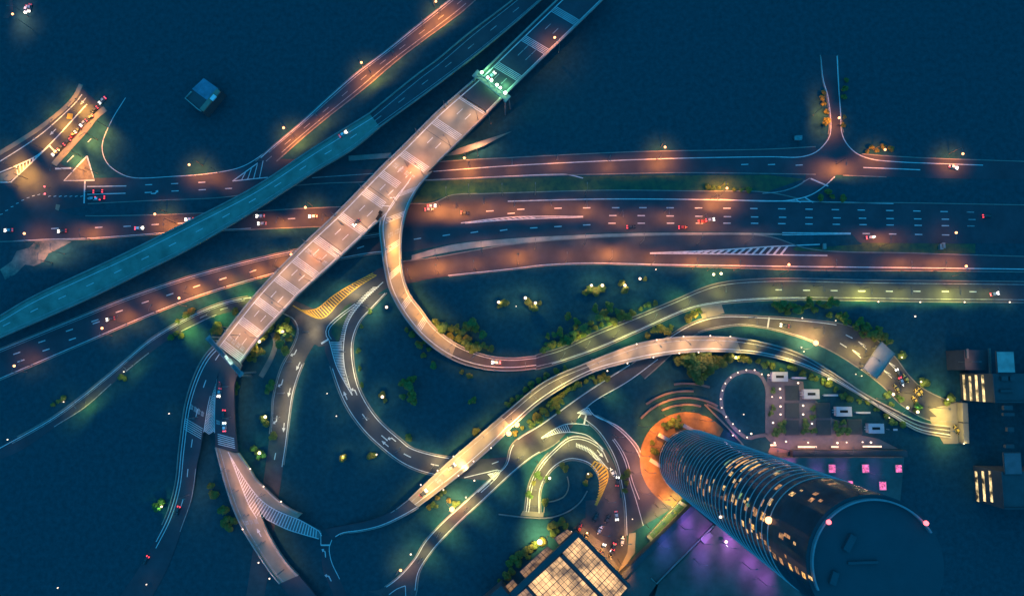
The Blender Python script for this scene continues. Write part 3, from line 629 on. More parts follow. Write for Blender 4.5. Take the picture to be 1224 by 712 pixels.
pxline(n1.marks, [(272.5, 540), (292, 572), (312, 597), (331, 610), (358, 621), (381, 634)], .36, 6.07); pxline(n1.marks, [(273, 540), (286, 574), (298, 604), (307, 619)], .36, 6.075)
hatch(n1.marks, [(274, 543), (292, 572), (312, 597), (331, 609), (358, 621), (381, 634)], [(275, 545), (288, 580), (302, 612), (318.5, 620), (343, 632), (381, 643)], 44, .42, 6.08, 0)
pxline(n1.marks, [(318.5, 620), (343, 632), (381, 643.5)], .36, 6.085); pxline(n1.marks, [(381, 634), (384.5, 640)], .34, 6.09, False)
n1.glyphs(297, 627, .2, .8, 3, 3); n1.arrow(311, 635, .6, flip=True); n1.finish(nb); n1.piers((.2, .5, .8), nb, 1.2)
area('gore_slab', [(318, 619), (306, 604), (331, 608), (358, 620), (384, 634), (382, 644), (343, 633)], mat('hatched_gore', (.12, .125, .13), .85, .02, var=.1, scale=.2), 6.045, parent=nb)

# concrete side branch below the north of the long bridge
m2 = MB(); m2.quad(P(531, 187, 4), P(552, 184, 4), P(577, 175, 4), P(612, 157, 4), P(580, 167, 4), P(546, 178, 4)); m2.f[0] = m2.f[0]
tag(m2.build('footpath_ramp', M_conc), 'narrow pale wedge of footpath beside the long bridge', 'footpath')
m2 = MB(); pxwall(m2, [(417, 189.5), (468, 186)], 2.6, 0, .5, False); tag(m2.build('retaining_wall', M_parapet), 'pale straight wall between viaduct and long bridge', 'wall')
m2 = MB(); pxwall(m2, [(326, 398), (330, 408), (326, 424), (320, 436), (312, 450)], 2.6, 0, .3); tag(m2.build('footpath', M_pave), 'pale footpath winding beside the south end of the bridge', 'footpath', kind='structure')
m2 = MB(); m2.quad(P(833, 365, .16), P(862, 362.5, .16), P(866, 374, .16), P(840, 381, .16)); tag(m2.build('pavement', M_conc), kind='structure')
# ------------------------------------------------------------------ street lamps
_ldata = {}
def light_data(c, p, r=.35, spot=None):
    k = (c, p, r, spot)
    if k not in _ldata:
        l = bpy.data.lights.new('lamp_light', 'SPOT' if spot else 'POINT'); l.color = c; l.energy = p; l.shadow_soft_size = r
        if spot: l.spot_size = R_(spot); l.spot_blend = 1.0
        _ldata[k] = l
    return _ldata[k]
def add_light(parent, loc, c, p, r=.35, spot=None, rot=None):
    o = bpy.data.objects.new('lamp_light', light_data(c, p, r, spot)); COL.objects.link(o); o.parent = parent; o.location = loc
    if rot: o.rotation_euler = rot
    return o
LAMP_H, ARM = 11.0, 2.6
OR, YE, WH, GR, PK = (1, .285, .04), (1, .70, .14), (1, .72, .45), (.45, 1, .5), (1, .50, .25)
protos = {}; _rl = random.Random(3)
def lamp_proto(kind, bulb):
    k = (kind, bulb)
    if k in protos: return protos[k]
    r = bpy.data.objects.new('street_lamp' if kind in ('cut', 'glow', 'flare') else 'globe_lamp', None); COL.objects.link(r)
    E = {'or': E_or, 'ye': E_ye, 'wh': E_wh, 'gr': E_gr}[bulb]
    if kind in ('cut', 'glow', 'flare'):
        m = MB(); m.tube((0, 0, 0), (0, 0, LAMP_H-.6), .17, .10, 7); m.tube((0, 0, 0), (0, 0, .5), .26, .26, 8); m.build('pole', M_metal, r)
        m = MB(); m.tube((0, 0, LAMP_H-.6), (ARM*.5, 0, LAMP_H), .09, .08, 6); m.tube((ARM*.5, 0, LAMP_H), (ARM, 0, LAMP_H), .08, .07, 6); m.build('arm', M_metal, r)
        m = MB()
        if kind == 'cut':
            m.box((ARM+.4, 0, LAMP_H+.02), (1.1, .42, .16)); m.box((ARM+.35, 0, LAMP_H+.12), (.7, .3, .08)); m.build('lamp_head', M_metal, r)
            m = MB(); m.box((ARM+.4, 0, LAMP_H-.09), (.8, .32, .05)); m.build('lens', E, r)
        else:
            rad = .6 if kind == 'glow' else 1.25
            m.tube((ARM-.1, 0, LAMP_H), (ARM+.5, 0, LAMP_H), .16, .22, 8); m.build('lamp_head', M_metal, r)
            m = MB(); m.ball((ARM+.5+rad*.6, 0, LAMP_H), rad, 12, 8, .8); m.build('bulb', E, r, True)
    elif kind == 'globe':
        m = MB(); m.tube((0, 0, 0), (0, 0, 3.4), .09, .06, 6); m.build('pole', M_metal, r)
        m = MB(); m.ball((0, 0, 3.8), .52, 10, 6); m.build('bulb', E, r, True)
    elif kind == 'small':
        m = MB(); m.tube((0, 0, 0), (0, 0, 1.3), .1, .08, 6); m.build('pole', M_metal, r)
        m = MB(); m.ball((0, 0, 1.6), .36, 10, 6); m.build('bulb', E, r, True)
    protos[k] = [r, False]
    return protos[k]
def lamp(kind, bulb, c, px, py, d, z, power, label, group, cat='street lamp', h=None):
    p = lamp_proto(kind, bulb); dv = P(612+d[0], 440+d[1])-P(612, 440); rz = math.atan2(dv.y, dv.x)
    hh = {'globe': 3.8, 'small': 1.6}.get(kind, LAMP_H); reach = {'cut': ARM+.4, 'glow': ARM+.9, 'flare': ARM+1.1}.get(kind, 0)
    head = P(px, py, z+hh); loc = (head.x-math.cos(rz)*reach, head.y-math.sin(rz)*reach, z)
    if not p[1]: o = p[0]; o.location = loc; o.rotation_euler = (0, 0, rz); p[1] = True
    else:
        o = p[0].copy(); COL.objects.link(o); o.location = loc; o.rotation_euler = (0, 0, rz)
        for ch in p[0].children:
            if ch.type == 'MESH': k = ch.copy(); COL.objects.link(k); k.parent = o
    tag(o, label, cat, group)
    if kind == 'globe': _s = (.5 if power < 700 else .72 if power < 1000 else 1.35)*_rl.uniform(.9, 1.15) if cat == 'park lamp' else _rl.uniform(.65, .95); o.scale = (_s, _s, 1)
    if kind == 'flare': power *= 2
    if kind == 'cut' and bulb == 'ye': power *= 1.45
    if power:
        if kind == 'cut':
            for t_ in (-1, 1): add_light(o, (reach, t_*.4, LAMP_H-.5), c, round(power*2.55), .4, 106, (R_(21*t_), 0, 0)).scale = (.58, 1.0, 1.0)
        elif kind in ('glow', 'flare'): add_light(o, (reach, 0, LAMP_H-1.4), c, power*2.0, .4, 120)
        elif kind == 'globe': add_light(o, (0, 0, 4.9), c, power, .3)
        else: add_light(o, (.0, 0, 2.5), c, power, .25)
    return o
def lamp_run(kind, bulb, c, pts, z, power, where, group, cat='street lamp', look=None):
    look = look or {'cut': 'flat headed street lamp', 'glow': 'glowing street lamp', 'flare': 'blazing street lamp', 'globe': 'small globe lamp', 'small': 'short globe lamp'}[kind]
    for i, q in enumerate(pts):
        px, py, dx, dy = q[:4] if len(q) >= 4 else (q[0], q[1], 1, 0)
        pw = q[4] if len(q) > 4 else power
        n = f'{ORD[i]} from the west, ' if len(pts) > 1 else ''
        lamp(kind, bulb, c, px, py, (dx, dy), z, pw, f'{look}, {n}{where}', group, cat)
K = 1.0
lamp_run('glow', 'or', OR, [(339, 153, 2, 3), (432, 75, 2, 3), (521, 2, 2, 3)], 0, 9000*K, 'on the west kerb of the diagonal road', 'street lamps of the diagonal road')
lamp_run('cut', 'or', OR, [(350, 163, 2, 3, 9000), (443, 86, 2, 3, 9000), (378, 138, 2, 3, 4000), (470, 62, 2, 3, 3000), (507, 26, 2, 3, 6000), (527, 12, 2, 3, 7000)], 0, 0, 'arching over the diagonal road', 'flat lamps of the diagonal road')
lamp_run('glow', 'or', OR, [(226, 197, -1, 2), (795, 176, 0, 1), (1058, 179, 0, 1), (1151, 184, 0, 1)], 0, 9000*K, 'on the north kerb of the north road', 'street lamps of the north road')
lamp_run('glow', 'or', OR, [(555, 189, 0, 1, 9000)], 0, 0, 'beside the footpath wedge on the north road', 'street lamps of the north road')
lamp_run('cut', 'or', OR, [(248, 206, -1, 3, 3500), (560, 199, 0, 1, 6000), (612, 196, 0, 1, 2500), (667, 190, 0, 1, 3500), (730, 192, 0, 1, 4000), (790, 190, 0, 1, 6000)], 0, 0, 'reaching over the north road', 'flat lamps of the north road')
lamp_run('glow', 'or', OR, [(1003, 141, -1, 0, 7000)], 0, 0, 'on the east kerb of the north stub road', 'street lamps of the stub road')
lamp_run('cut', 'or', OR, [(990, 128, 1, 0, 6000), (1012, 196, 0, 1, 11000)], 0, 0, 'over the dark stub road junction', 'flat lamps of the stub road')
lamp_run('glow', 'or', OR, [(29, 279, 0, -1, 3500), (185, 256, 0, 1, 8000), (365, 248, 0, 1, 8000), (869, 225, 0, 1, 11000), (1143, 278, 0, -1, 700)], 0, 0, 'on the kerb of the wide avenue', 'street lamps of the avenue')
lamp_run('cut', 'or', OR, [(95, 275, 0, -1, 6000), (195, 268, 0, 1, 7500), (330, 265, 0, 1, 8000), (385, 262, 0, 1, 3500), (522, 247, 0, 1, 12000), (545, 249, 0, 1, 7000), (578, 243, 0, 1, 4500), (615, 246, 0, 1, 4500), (659, 245, 0, 1, 4500), (702, 246, 0, 1, 5000), (745, 258, 0, 1, 3500), (800, 255, 0, 1, 3000), (858, 238, 0, 1, 9000), (845, 262, 0, 1, 5000), (1065, 283, 0, -1, 4500)], 0, 0, 'reaching over the wide avenue', 'flat lamps of the avenue')
lamp_run('glow', 'or', OR, [(17, 437, 1, -2, 1500), (122, 392, 1, -2, 3500), (214, 356, 1, -2, 7000), (348, 304, 1, 2, 6000)], 0, 0, 'on the kerb of the south west road', 'street lamps of the south west road')
lamp_run('cut', 'or', OR, [(25, 430, 1, -2, 700), (140, 378, 1, -2, 5000), (180, 365, 1, -2, 5500), (222, 343, 1, -2, 9000), (262, 333, 1, -2, 6000), (300, 322, 1, -2, 8500), (330, 311, 1, -2, 9000)], 0, 0, 'reaching over the south west road', 'flat lamps of the south west road')
lamp_run('cut', 'or', OR, [(487, 322, 0, -1, 3500), (521, 316, 0, -1, 10000), (566, 312, 0, -1, 3500), (619, 304, 0, -1, 9000), (678, 302, 0, -1, 3000), (732, 300, 0, -1, 10000), (783, 305, 0, -1, 4500), (834, 310, 0, -1, 6500), (885, 312, 0, -1, 5500), (1000, 311, 0, -1, 3500), (1090, 313, 0, -1, 5000), (1131, 313, 0, -1, 4500)], 0, 0, 'reaching over the lower orange road', 'flat lamps of the lower orange road')
lamp_run('glow', 'or', OR, [(943, 316, 0, -1, 8000), (1155, 318, 0, -1, 8000)], 0, 0, 'on the south kerb of the lower orange road', 'street lamps of the lower orange road')
lamp_run('glow', 'ye', YE, [(853, 328, 0, 1, 2500), (862, 327, 0, 1, 2500)], 0, 0, 'of the pair above the green lit road', 'yellow street lamps over the green lit road')
YG = (.85, .80, .13)
lamp_run('cut', 'ye', YG, [(675, 422, 1, -2, 1500), (705, 408, 1, -2, 2500), (740, 395, 1, -2, 4200), (785, 376, 1, -2, 2500), (825, 360, 1, -2, 2500), (868, 348, 0, 1, 2000), (935, 346, 0, 1, 2500), (985, 347, 0, 1, 2500), (1042, 350, 0, 1, 6500), (1090, 350, 0, 1, 2500), (1148, 350, 0, 1, 5500), (1195, 350, 0, 1, 1200)], 0, 0, 'reaching over the green lit road', 'flat lamps of the green lit road')
lamp_run('small', 'wh', WH, [(1050, 360.5), (1100, 361), (1153, 361), (1207, 361)], .3, 350, 'south kerb of the green road', 'kerb globes of the green lit road', look='short white globe lamp')
lamp_run('globe', 'wh', WH, [(1094, 378)], 0, 150, 'alone in the dark lot south of the green road', 'lone lamps')
# lamps along the long bridge, the ramp and the curved bridges
side = [(-.02, .06), (.0, .17), (.0, .28), (.0, .39), (.0, .5), (.0, .61), (.0, .72), (.0, .83), (0, .94)]
for i, (_, t) in enumerate(side):
    a, b = ma.at(t, .22)+Vector((0, 0, LAMP_H)), ma.at(t, .5)
    for s_, f in (('west', .25), ('east', .78)):
        q = ma.at(t+(.03 if s_ == 'east' else 0), f); z = q.z; q = q+Vector((0, 0, LAMP_H))
        dcam = ROT.transposed() @ (q-Vector((0, 0, CAM_H))); px, py = 612+FPX*dcam.x/-dcam.z, 356-FPX*dcam.y/-dcam.z
        lamp('cut', 'or', PK, px, py, (1, 1) if s_ == 'west' else (-1, -1), z, 3300 if s_ == 'west' else 3500, f'slim flat headed lamp, {ORD[i]} from the south on the {s_} side of the long bridge', 'slim lamps of the long bridge')
lamp_run('glow', 'or', OR, [(663, 45, -1, -1, 5500)], 11, 0, 'on the dark north deck of the long bridge', 'bridge lamp')
lamp_run('cut', 'or', OR, [(280, 405, 1, 1, 2500), (371, 303, -1, -1, 3500), (408, 268, 1, 1, 1500), (488, 196, 1, 1, 5000), (580, 134, -1, -1, 3500)], 11, 0, 'with warm light above the long bridge', 'warm lamps of the long bridge')
lamp_run('cut', 'or', (1, .45, .08), [(468, 262, 1, 0, 3000), (467, 295, 1, 0, 5500), (471, 320, 1, 0, 4000), (483, 350, 1, -1, 3500), (500, 375, 1, -1, 5000), (521, 396, 1, -1, 4500), (540, 412, 1, -1, 3500), (566, 426, 1, -1, 2500)], 8, 0, 'leaning over the curved ramp', 'flat lamps of the ramp')
lamp_run('cut', 'or', OR, [(590, 434, 0, -1, 1800), (628, 434, 0, -1, 2600)], .3, 0, 'over the ground end of the ramp', 'flat lamps of the ramp foot')
lamp_run('small', 'wh', (1, .6, .45), [(761, 411), (785, 406), (817, 402), (849, 401), (873, 402)], 7.6, 450, 'on the north parapet of the curved bridge', 'globes of the curved bridge')
lamp_run('small', 'wh', (1, .6, .45), [(726, 443), (750, 434), (781, 427), (812, 422), (835, 421)], 7.6, 450, 'on the south parapet of the curved bridge', 'globes of the curved bridge')
lamp('cut', 'or', (1, .5, .12), 728, 572, (-1, 0), 0, 2600, 'added flat headed orange lamp brightening the yellow hatched crescent of the ring road', 'added ring crescent lamps')  # lamp added to make the hatched crescent brighter and more orange
lamp_run('cut', 'ye', (1, .55, .25), [(715, 434, 1, 1, 1800), (750, 422, 1, 1, 2800), (790, 414, 1, 1, 3400), (825, 411, 1, 1, 3600), (862, 412, 1, 1, 3800)], 7, 0, 'over the concrete of the curved bridge', 'flat lamps of the curved bridge')
lamp_run('cut', 'ye', (1, .72, .16), [(640, 475, 1, 1, 2600), (672, 458, 1, 1, 3500), (905, 414, 1, 1, 3000), (950, 429, 1, 1, 3600), (1000, 455, 1, 1, 3200), (1050, 484, 1, 1, 1800)], 5, 0, 'over the asphalt of the curved bridge', 'flat lamps of the curved bridge asphalt')
lamp_run('small', 'wh', (1, .6, .38), [(503, 579), (523, 562), (542, 545)], 7.8, 500, 'on the upper parapet of the short bridge', 'globes of the short bridge')
lamp_run('small', 'wh', (1, .6, .38), [(530, 585), (548, 568), (566, 551), (587, 535)], 7.8, 500, 'on the lower parapet of the short bridge', 'globes of the short bridge')
lamp_run('cut', 'ye', (1, .6, .16), [(508, 590, 1, 1, 4200), (530, 568, 1, 1, 4200), (552, 547, 1, 1, 4200), (578, 522, 1, 1, 3000)], 7, 0, 'over the deck of the short bridge', 'flat lamps of the short bridge')
lamp_run('flare', 'or', (1, .5, .16), [(608, 517.5, 1, 1, 5000), (617.5, 507, 1, 1, 7000)], 3, 0, 'of two at the short bridge east end', 'twin blazing lamps')
lamp_run('flare', 'or', (1, .5, .16), [(540, 608, 1, 1, 9000)], 0, 0, 'on the kerb below the short bridge', 'blazing lamps')
lamp_run('flare', 'or', (1, .5, .16), [(975, 410, 1, -1, 10000)], 0, 0, 'beside the road to the grey toll canopy', 'blazing lamps')
lamp_run('glow', 'or', (1, .5, .16), [(479, 681, 1, -1, 4000)], 0, 0, 'at the south end of the road below the short bridge', 'lone lamps')
lamp_run('glow', 'ye', (1, .6, .2), [(1068, 471, 1, -1, 5000)], 0, 0, 'beside the taxis south of the toll canopy', 'lone lamps')
lamp_run('glow', 'ye', (1, .6, .2), [(1085, 487, 1, -1, 1500)], 0, 0, 'in the planted nose south of the toll canopy', 'lone lamps')
lamp_run('glow', 'ye', (1, .75, .3), [(657, 571, 1, -1, 2500)], 0, 0, 'inside the ring road court', 'lone lamps')
lamp_run('globe', 'wh', (1, .55, .3), [(703, 566)], 0, 900, 'on the east side of the ring road court', 'lone lamps')
lamp_run('flare', 'ye', (1, .75, .25), [(645.5, 647.4, -1, 0, 7000)], 0, 0, 'among the bushes by the lit glass roof', 'blazing lamps')
lamp_run('small', 'wh', (1, .5, .3), [(290, 632), (309, 672), (322, 691)], 6.8, 500, 'on the outer parapet of the forked bridge', 'globes of the forked bridge')
lamp_run('small', 'wh', (1, .5, .3), [(299, 560), (315, 581), (336, 599)], 6.8, 500, 'on the inner parapet of the forked bridge', 'globes of the forked bridge')
lamp_run('cut', 'or', (1, .42, .2), [(268, 560, 1, -1, 2000), (279, 585, 1, -1, 2600), (292, 615, 1, -1, 2600), (312, 648, 1, -1, 2000), (335, 683, 1, -1, 1200), (312, 590, 1, -1, 1000)], 6, 0, 'over the forked bridge', 'flat lamps of the forked bridge')
lamp_run('cut', 'ye', (.95, .72, .3), [(332, 500, 1, 0, 2200), (338, 470, 1, 0, 1500), (347, 432, 1, 0, 1600), (368, 396, 1, 0, 2400), (384, 371, 0, 1, 4200), (418, 347, 0, 1, 4200), (412, 420, 1, 0, 1800), (440, 365, 1, 0, 2600), (416, 450, 1, 0, 2600), (440, 500, 1, 0, 1000), (478, 535, 1, -1, 1500), (520, 555, 1, -1, 2500), (555, 560, 1, -1, 2500)], 0, 0, 'over the loop roads below the long bridge', 'flat lamps of the loop roads')
lamp_run('cut', 'ye', (.95, .8, .2), [(505, 668, 1, -1, 1500), (527, 637, 1, -1, 3000), (560, 607, 1, -1, 2500), (590, 575, 1, -1, 3000), (625, 545, 1, -1, 4500), (655, 522, 1, -1, 4500), (690, 500, 1, -1, 2500), (730, 470, 1, -1, 1200), (640, 585, 1, 0, 3600), (650, 555, 1, 0, 3600), (680, 532, 0, 1, 3300), (640, 605, 1, 0, 3600), (712, 541, -1, 1, 2200)], 0, 0, 'over the lower road and ring', 'flat lamps of the lower road')  # the last lamp of this run is added to brighten the ring hatch
lamp_run('cut', 'ye', YE, [(845, 380, 0, 1, 4000), (905, 386, 0, 1, 2500), (945, 390, 0, 1, 3000), (985, 398, 0, 1, 3000), (1035, 420, 0, 1, 3500), (1070, 452, 1, 1, 2500), (1100, 475, 1, 1, 2500), (1135, 488, 1, 0, 3500), (1140, 515, 1, 0, 3500)], 0, 0, 'over the yard road to the toll canopy', 'flat lamps of the yard road')
lamp_run('cut', 'ye', (.85, .85, .12), [(90, 487, 1, 1, 1600), (150, 441, 1, 1, 500), (212, 392, 1, -1, 4000), (250, 372, 1, -1, 3500), (290, 357, 1, -1, 4000)], 0, 0, 'over the thin service road', 'flat lamps of the service road')
lamp_run('cut', 'or', (1, .45, .2), [(271, 462, 1, 0, 1500), (272, 500, 1, 0, 900), (220, 596, 1, 0, 1500), (231, 500, 1, 0, 500)], 6, 0, 'south of the small gantry', 'flat lamps south of the gantry')
lamp_run('cut', 'or', (1, .45, .2), [(520, 299, 0, -1), (575, 289, 0, -1), (640, 286, 0, -1), (700, 281, 0, -1), (770, 279, 0, -1), (840, 279, 0, -1), (900, 279, 0, -1)], .16, 1500, 'added to brighten the pale avenue strip', 'added lamps of the pale strip')  # lamp run added to warm up the pale pavement strip
# lamps in the parks
for i, (x, y, p, w) in enumerate(((596, 361, 350, 'west end of the lamp trail in the ramp park'), (628, 356, 450, 'top of the lamp trail in the ramp park'), (640, 362, 450, 'east end of the lamp trail in the ramp park'), (617, 366, 150, 'low point of the lamp trail in the ramp park'),
        (707, 341, 500, 'west one of a bright pair north of the green road'), (720, 341, 500, 'east one of a bright pair north of the green road'), (747, 341, 350, 'beside the pinkish bush north of the green road'), (765, 333, 350, 'next to the lone yellow bush north of the green road'),
        (784, 322, 60, 'by the pavement of the lower orange road'), (462, 367, 350, 'west of the ramp in the loop road park'), (457, 474, 300, 'beside the orange bush inside the loop road'), (391, 470, 120, 'in the dark lawn inside the loop roads'), (402, 497, 120, 'lower down in the dark lawn inside the loop roads'),
        (410, 545, 250, 'by the reddish bush west of the short bridge'), (450, 543, 250, 'at the end of a small lit hedge west of the short bridge'), (567, 574, 200, 'in the grass nose below the short bridge'), (557, 594, 200, 'just below the short bridge deck'), (491, 662, 250, 'on the kerb north of the lone southern lamp'), (9, 525, 25, 'at the left end of the thin service road'),
        (76, 480, 120, 'beside green bushes on the thin service road'), (148, 444, 120, 'at the middle of the thin service road'), (69, 702, 0, 'alone in the dark far lower left'), (175, 698, 25, 'alone in the dark below the red car'), (338, 396, 600, 'added by the footpath beside the long bridge to brighten shrubs'), (310, 408, 900, 'in the shrubs by the south end of the long bridge'), (317, 498, 300, 'in the shrubs west of the arrow marked road'), (310, 541, 350, 'among green bushes at the lower west loop road'), (193, 605, 250, 'among bright green bushes west of the far south road'), (202, 494, 60, 'west of the small gantry road'),  # the globe by the footpath is added to brighten the shrubs
        (959, 380, 120, 'on the north kerb of the yard road'), (999, 383, 120, 'on the north kerb of the yard road bend'), (1043, 400, 250, 'by bushes north west of the toll canopy'), (1078, 427, 200, 'by a bush east of the toll canopy'), (1101, 456, 200, 'by a bush south east of the toll canopy'), (1133, 477, 200, 'by the north corner of the end wall'), (1023, 447, 150, 'west one of two below the toll canopy'), (1030, 449, 150, 'east one of two below the toll canopy'), (1097, 492, 450, 'in the bright green bush of the planted nose'), (958, 415, 120, 'west one of a pair by the blazing lamp'), (961, 420, 120, 'east one of a pair by the blazing lamp'),
        (990, 453, 200, 'below the south parapet of the curved bridge'), (1063, 499, 80, 'far along below the curved bridge'), (1152, 530, 120, 'at the south corner of the end wall'), (756, 620, 60, 'in the planting east of the parking court'), (683, 635, 60, 'at the corner of the glass roofed hall'), (889, 495, 0, 'on the outer bend of the teardrop path'), (879, 427, 700, 'south of the curved bridge by pale bushes'), (838, 437, 1100, 'in pale bushes south of the curved bridge'))):
    lamp('globe', 'wh' if i not in (25, 26, 27, 37) else 'ye', (1, .78, .35) if i not in (26, 27, 37) else (.5, 1, .3), x, y, (1, 0), 0, p*3.5, 'globe lamp ' + w, 'park globe lamps', 'park lamp')

# ------------------------------------------------------------------ trees and bushes
def crown_mesh(kind, seed):
    rnd = random.Random(seed); m = MB()
    lobes = [(Vector((rnd.uniform(-.55, .55), rnd.uniform(-.55, .55), rnd.uniform(-.25, .45))), rnd.uniform(.36, .62)) for _ in range(7)]
    for c, r in lobes:
        for _ in range(115):
            v = Vector((rnd.gauss(0, 1), rnd.gauss(0, 1), rnd.gauss(0, 1))).normalized()*r*rnd.uniform(.55, 1.08); p = c+v
            s = rnd.uniform(.11, .21); n = (v.normalized()+Vector((rnd.uniform(-.7, .7), rnd.uniform(-.7, .7), rnd.uniform(-.2, .9)))).normalized()
            a = n.orthogonal().normalized(); a = Matrix.Rotation(rnd.uniform(0, 6.28), 3, n) @ a; b = n.cross(a)
            m.quad(p-a*s-b*s*.5, p+a*s*.2-b*s*.8, p+a*s+b*s*.4, p-a*s*.3+b*s*.8)
    return m
TP = []
for k in range(6):
    h = (4.2, 5.2, 3.4, 1.0, .8, 1.1)[k]
    name = 'tree' if k < 3 else 'bush'
    r = bpy.data.objects.new(name, None); COL.objects.link(r)
    t = MB(); t.tube((0, 0, 0), (.1, .05, h), .28 if k < 3 else .12, .14, 7)
    for q in range(5):
        a = q*1.256+k; t.tube((.08, .04, h*.72), (.08+math.cos(a)*1.5, .04+math.sin(a)*1.5, h+.9), .11, .04, 5)
    t.build('trunk', M_bark, r)
    c = crown_mesh(k, 11+k); c.v = [(x*2.9, y*2.9, h+1.0+z*(2.4 if k < 3 else 1.9)) for x, y, z in c.v]; c.build('crown', M_leaf[k % 3], r)
    TP.append([r, False])
def tree(kind, px, py, size, label, group):
    p = TP[kind]; z = 4.5*size if kind < 3 else 1.6*size; q = P(px, py, z); rz = random.uniform(0, 6.28)
    if not p[1]: o = p[0]; p[1] = True; o.location = (q.x, q.y, 0); o.rotation_euler = (0, 0, rz); o.scale = (size,)*3
    else: o = dup(p[0], (q.x, q.y, 0), rz, size)
    tag(o, label, 'tree' if kind < 3 else 'bush', group)
SZ = lambda: random.uniform(.65, 1.2)
def clump(pts, look, where, group, kinds=(0, 1, 2), s=1.0):
    pts = sorted(pts)
    for i, (x, y) in enumerate(pts):
        k = kinds[i % len(kinds)]; n = f', {ORD[i]} from the west' if len(pts) > 1 else ''
        tree(k, x, y, SZ()*s, f'{look} {"tree" if k < 3 else "bush"} {where}{n}', group)
clump([(345, 382), (340, 388), (343, 400), (337, 411), (334, 394), (341, 417)], 'bright green', 'beside the path at the bridge south end', 'trees by the bridge south end', (0, 1, 3), .9)
clump([(309, 409), (306, 416), (313, 403), (304, 422), (311, 420)], 'yellowish', 'against the south end of the long bridge', 'bushes by the bridge south end', (2, 5, 3), .8)
clump([(260, 392)], 'lone yellow', 'west of the long bridge south end', 'lone bushes', (5,), 1.1); clump([(281, 372)], 'lone lit', 'tucked under the west edge of the long bridge', 'lone bushes', (2,), .9)
clump([(324, 458), (323, 466), (317, 500), (319, 506), (309, 541), (313, 546), (304, 537), (327, 520)], 'lit green', 'along the west kerb of the arrow marked road', 'bushes along the loop road', (3, 5, 4), .9)
clump([(280, 455), (282, 462), (281, 469)], 'small green', 'east of the small gantry road', 'bushes by the gantry', (4, 5), .7)
clump([(524, 387), (531, 391), (538, 394), (545, 391), (556, 391), (563, 386), (567, 392), (576, 401), (553, 397), (568, 417), (560, 412)], 'green', 'on the bank inside the ramp bend', 'trees inside the ramp bend', (0, 1, 3), .95)
clump([(486, 394), (493, 400), (507, 409), (513, 417), (501, 412), (506, 425), (518, 434), (561, 449), (552, 444)], 'brownish', 'along the outer foot of the ramp', 'bushes along the ramp foot', (2, 5), .65)
clump([(481, 473), (483, 458), (493, 472), (493, 452), (494, 476), (519, 436), (565, 478), (490, 463)], 'dim green', 'in the dark park inside the loop', 'trees in the loop park', (1, 0), .95)
clump([(457, 471), (460, 478)], 'orange lit', 'by the globe lamp inside the loop road', 'bushes by the lamp', (5,), .7)
clump([(410, 547)], 'reddish lit', 'by the globe lamp west of the short bridge', 'lone bushes', (2,), .8); clump([(443, 545), (447, 544)], 'small yellow', 'in a lit hedge west of the short bridge', 'hedge bushes', (5, 3), .6)
clump([(489, 521), (489, 525)], 'small lit', 'on the inner kerb of the loop road', 'lone bushes', (3,), .6); clump([(569, 516)], 'yellow round', 'above the short bridge east end', 'lone bushes', (5,), .7)
clump([(430, 440), (431, 390), (441, 372), (429, 420), (433, 460)], 'dark green', 'along the inner kerb of the outer loop', 'bushes along the loop kerb', (4, 0), .6)
clump([(655, 402), (662, 399), (670, 397), (677, 403), (684, 398), (688, 390), (679, 378), (690, 384), (699, 391), (712, 369), (717, 380), (722, 374), (728, 366), (737, 371), (744, 374), (750, 378), (706, 386), (668, 411), (682, 407)], 'green', 'on the bank north of the green road', 'trees north of the green road', (0, 1, 2), .8)
clump([(707, 346), (719, 346), (713, 349), (700, 349)], 'yellow lit', 'under the bright lamp pair', 'bushes under the lamps', (5, 3), .8); clump([(747, 347), (743, 338)], 'pinkish lit', 'by its globe lamp north of the green road', 'bushes under the lamps', (2,), .8); clump([(771, 333)], 'lone yellow', 'by its globe lamp north of the green road', 'bushes under the lamps', (5,), .7)
clump([(597, 366), (603, 362), (632, 361), (638, 368), (645, 362)], 'warm lit', 'along the lamp trail in the ramp park', 'bushes on the lamp trail', (5, 2), .65)
clump([(782, 395), (789, 392), (797, 396), (802, 391), (774, 401), (829, 376), (835, 371), (823, 381)], 'lit', 'in the wedge between green road and curved bridge', 'trees in the wedge', (2, 0, 5), .75)
clump([(717, 452), (722, 448), (726, 452), (712, 456)], 'yellow', 'beneath the south side of the curved bridge', 'bushes under the curved bridge', (5,), .6)
clump([(817, 427), (826, 430), (833, 427), (840, 425), (838, 433), (831, 440), (833, 448), (848, 431), (852, 437), (826, 446), (868, 428), (888, 428), (844, 424)], 'pale yellow', 'below the curved bridge parapet', 'trees below the curved bridge', (2, 0, 5), 1.15)
clump([(926, 364), (934, 362), (935, 370), (945, 366), (950, 371), (958, 370), (968, 361), (978, 363), (992, 361), (997, 362), (990, 376), (1003, 379), (1010, 377)], 'green', 'between the green road and the yard road', 'trees between the roads', (0, 1, 3), .9)
clump([(1027, 384), (1034, 393), (1042, 399), (1050, 394), (1057, 402), (1048, 402), (1023, 391), (1061, 409)], 'brown lit', 'north of the grey toll canopy', 'trees by the toll canopy', (2, 0), .8)
clump([(1079, 426)], 'round', 'east of the grey toll canopy', 'lone bushes', (3,), .9); clump([(1104, 455)], 'round', 'on the bend south east of the canopy', 'lone bushes', (3,), .9); clump([(1137, 474), (1133, 481)], 'small green', 'at the north corner of the end wall', 'lone bushes', (3,), .8)
clump([(1095, 483), (1099, 487), (1094, 490)], 'bright green', 'in the planted nose south of the canopy', 'bushes in the nose', (3, 1), .8)
clump([(1074, 477), (1066, 482), (1060, 470)], 'dark', 'between the blazing roads south of the canopy', 'bushes in the median', (4,), .7)
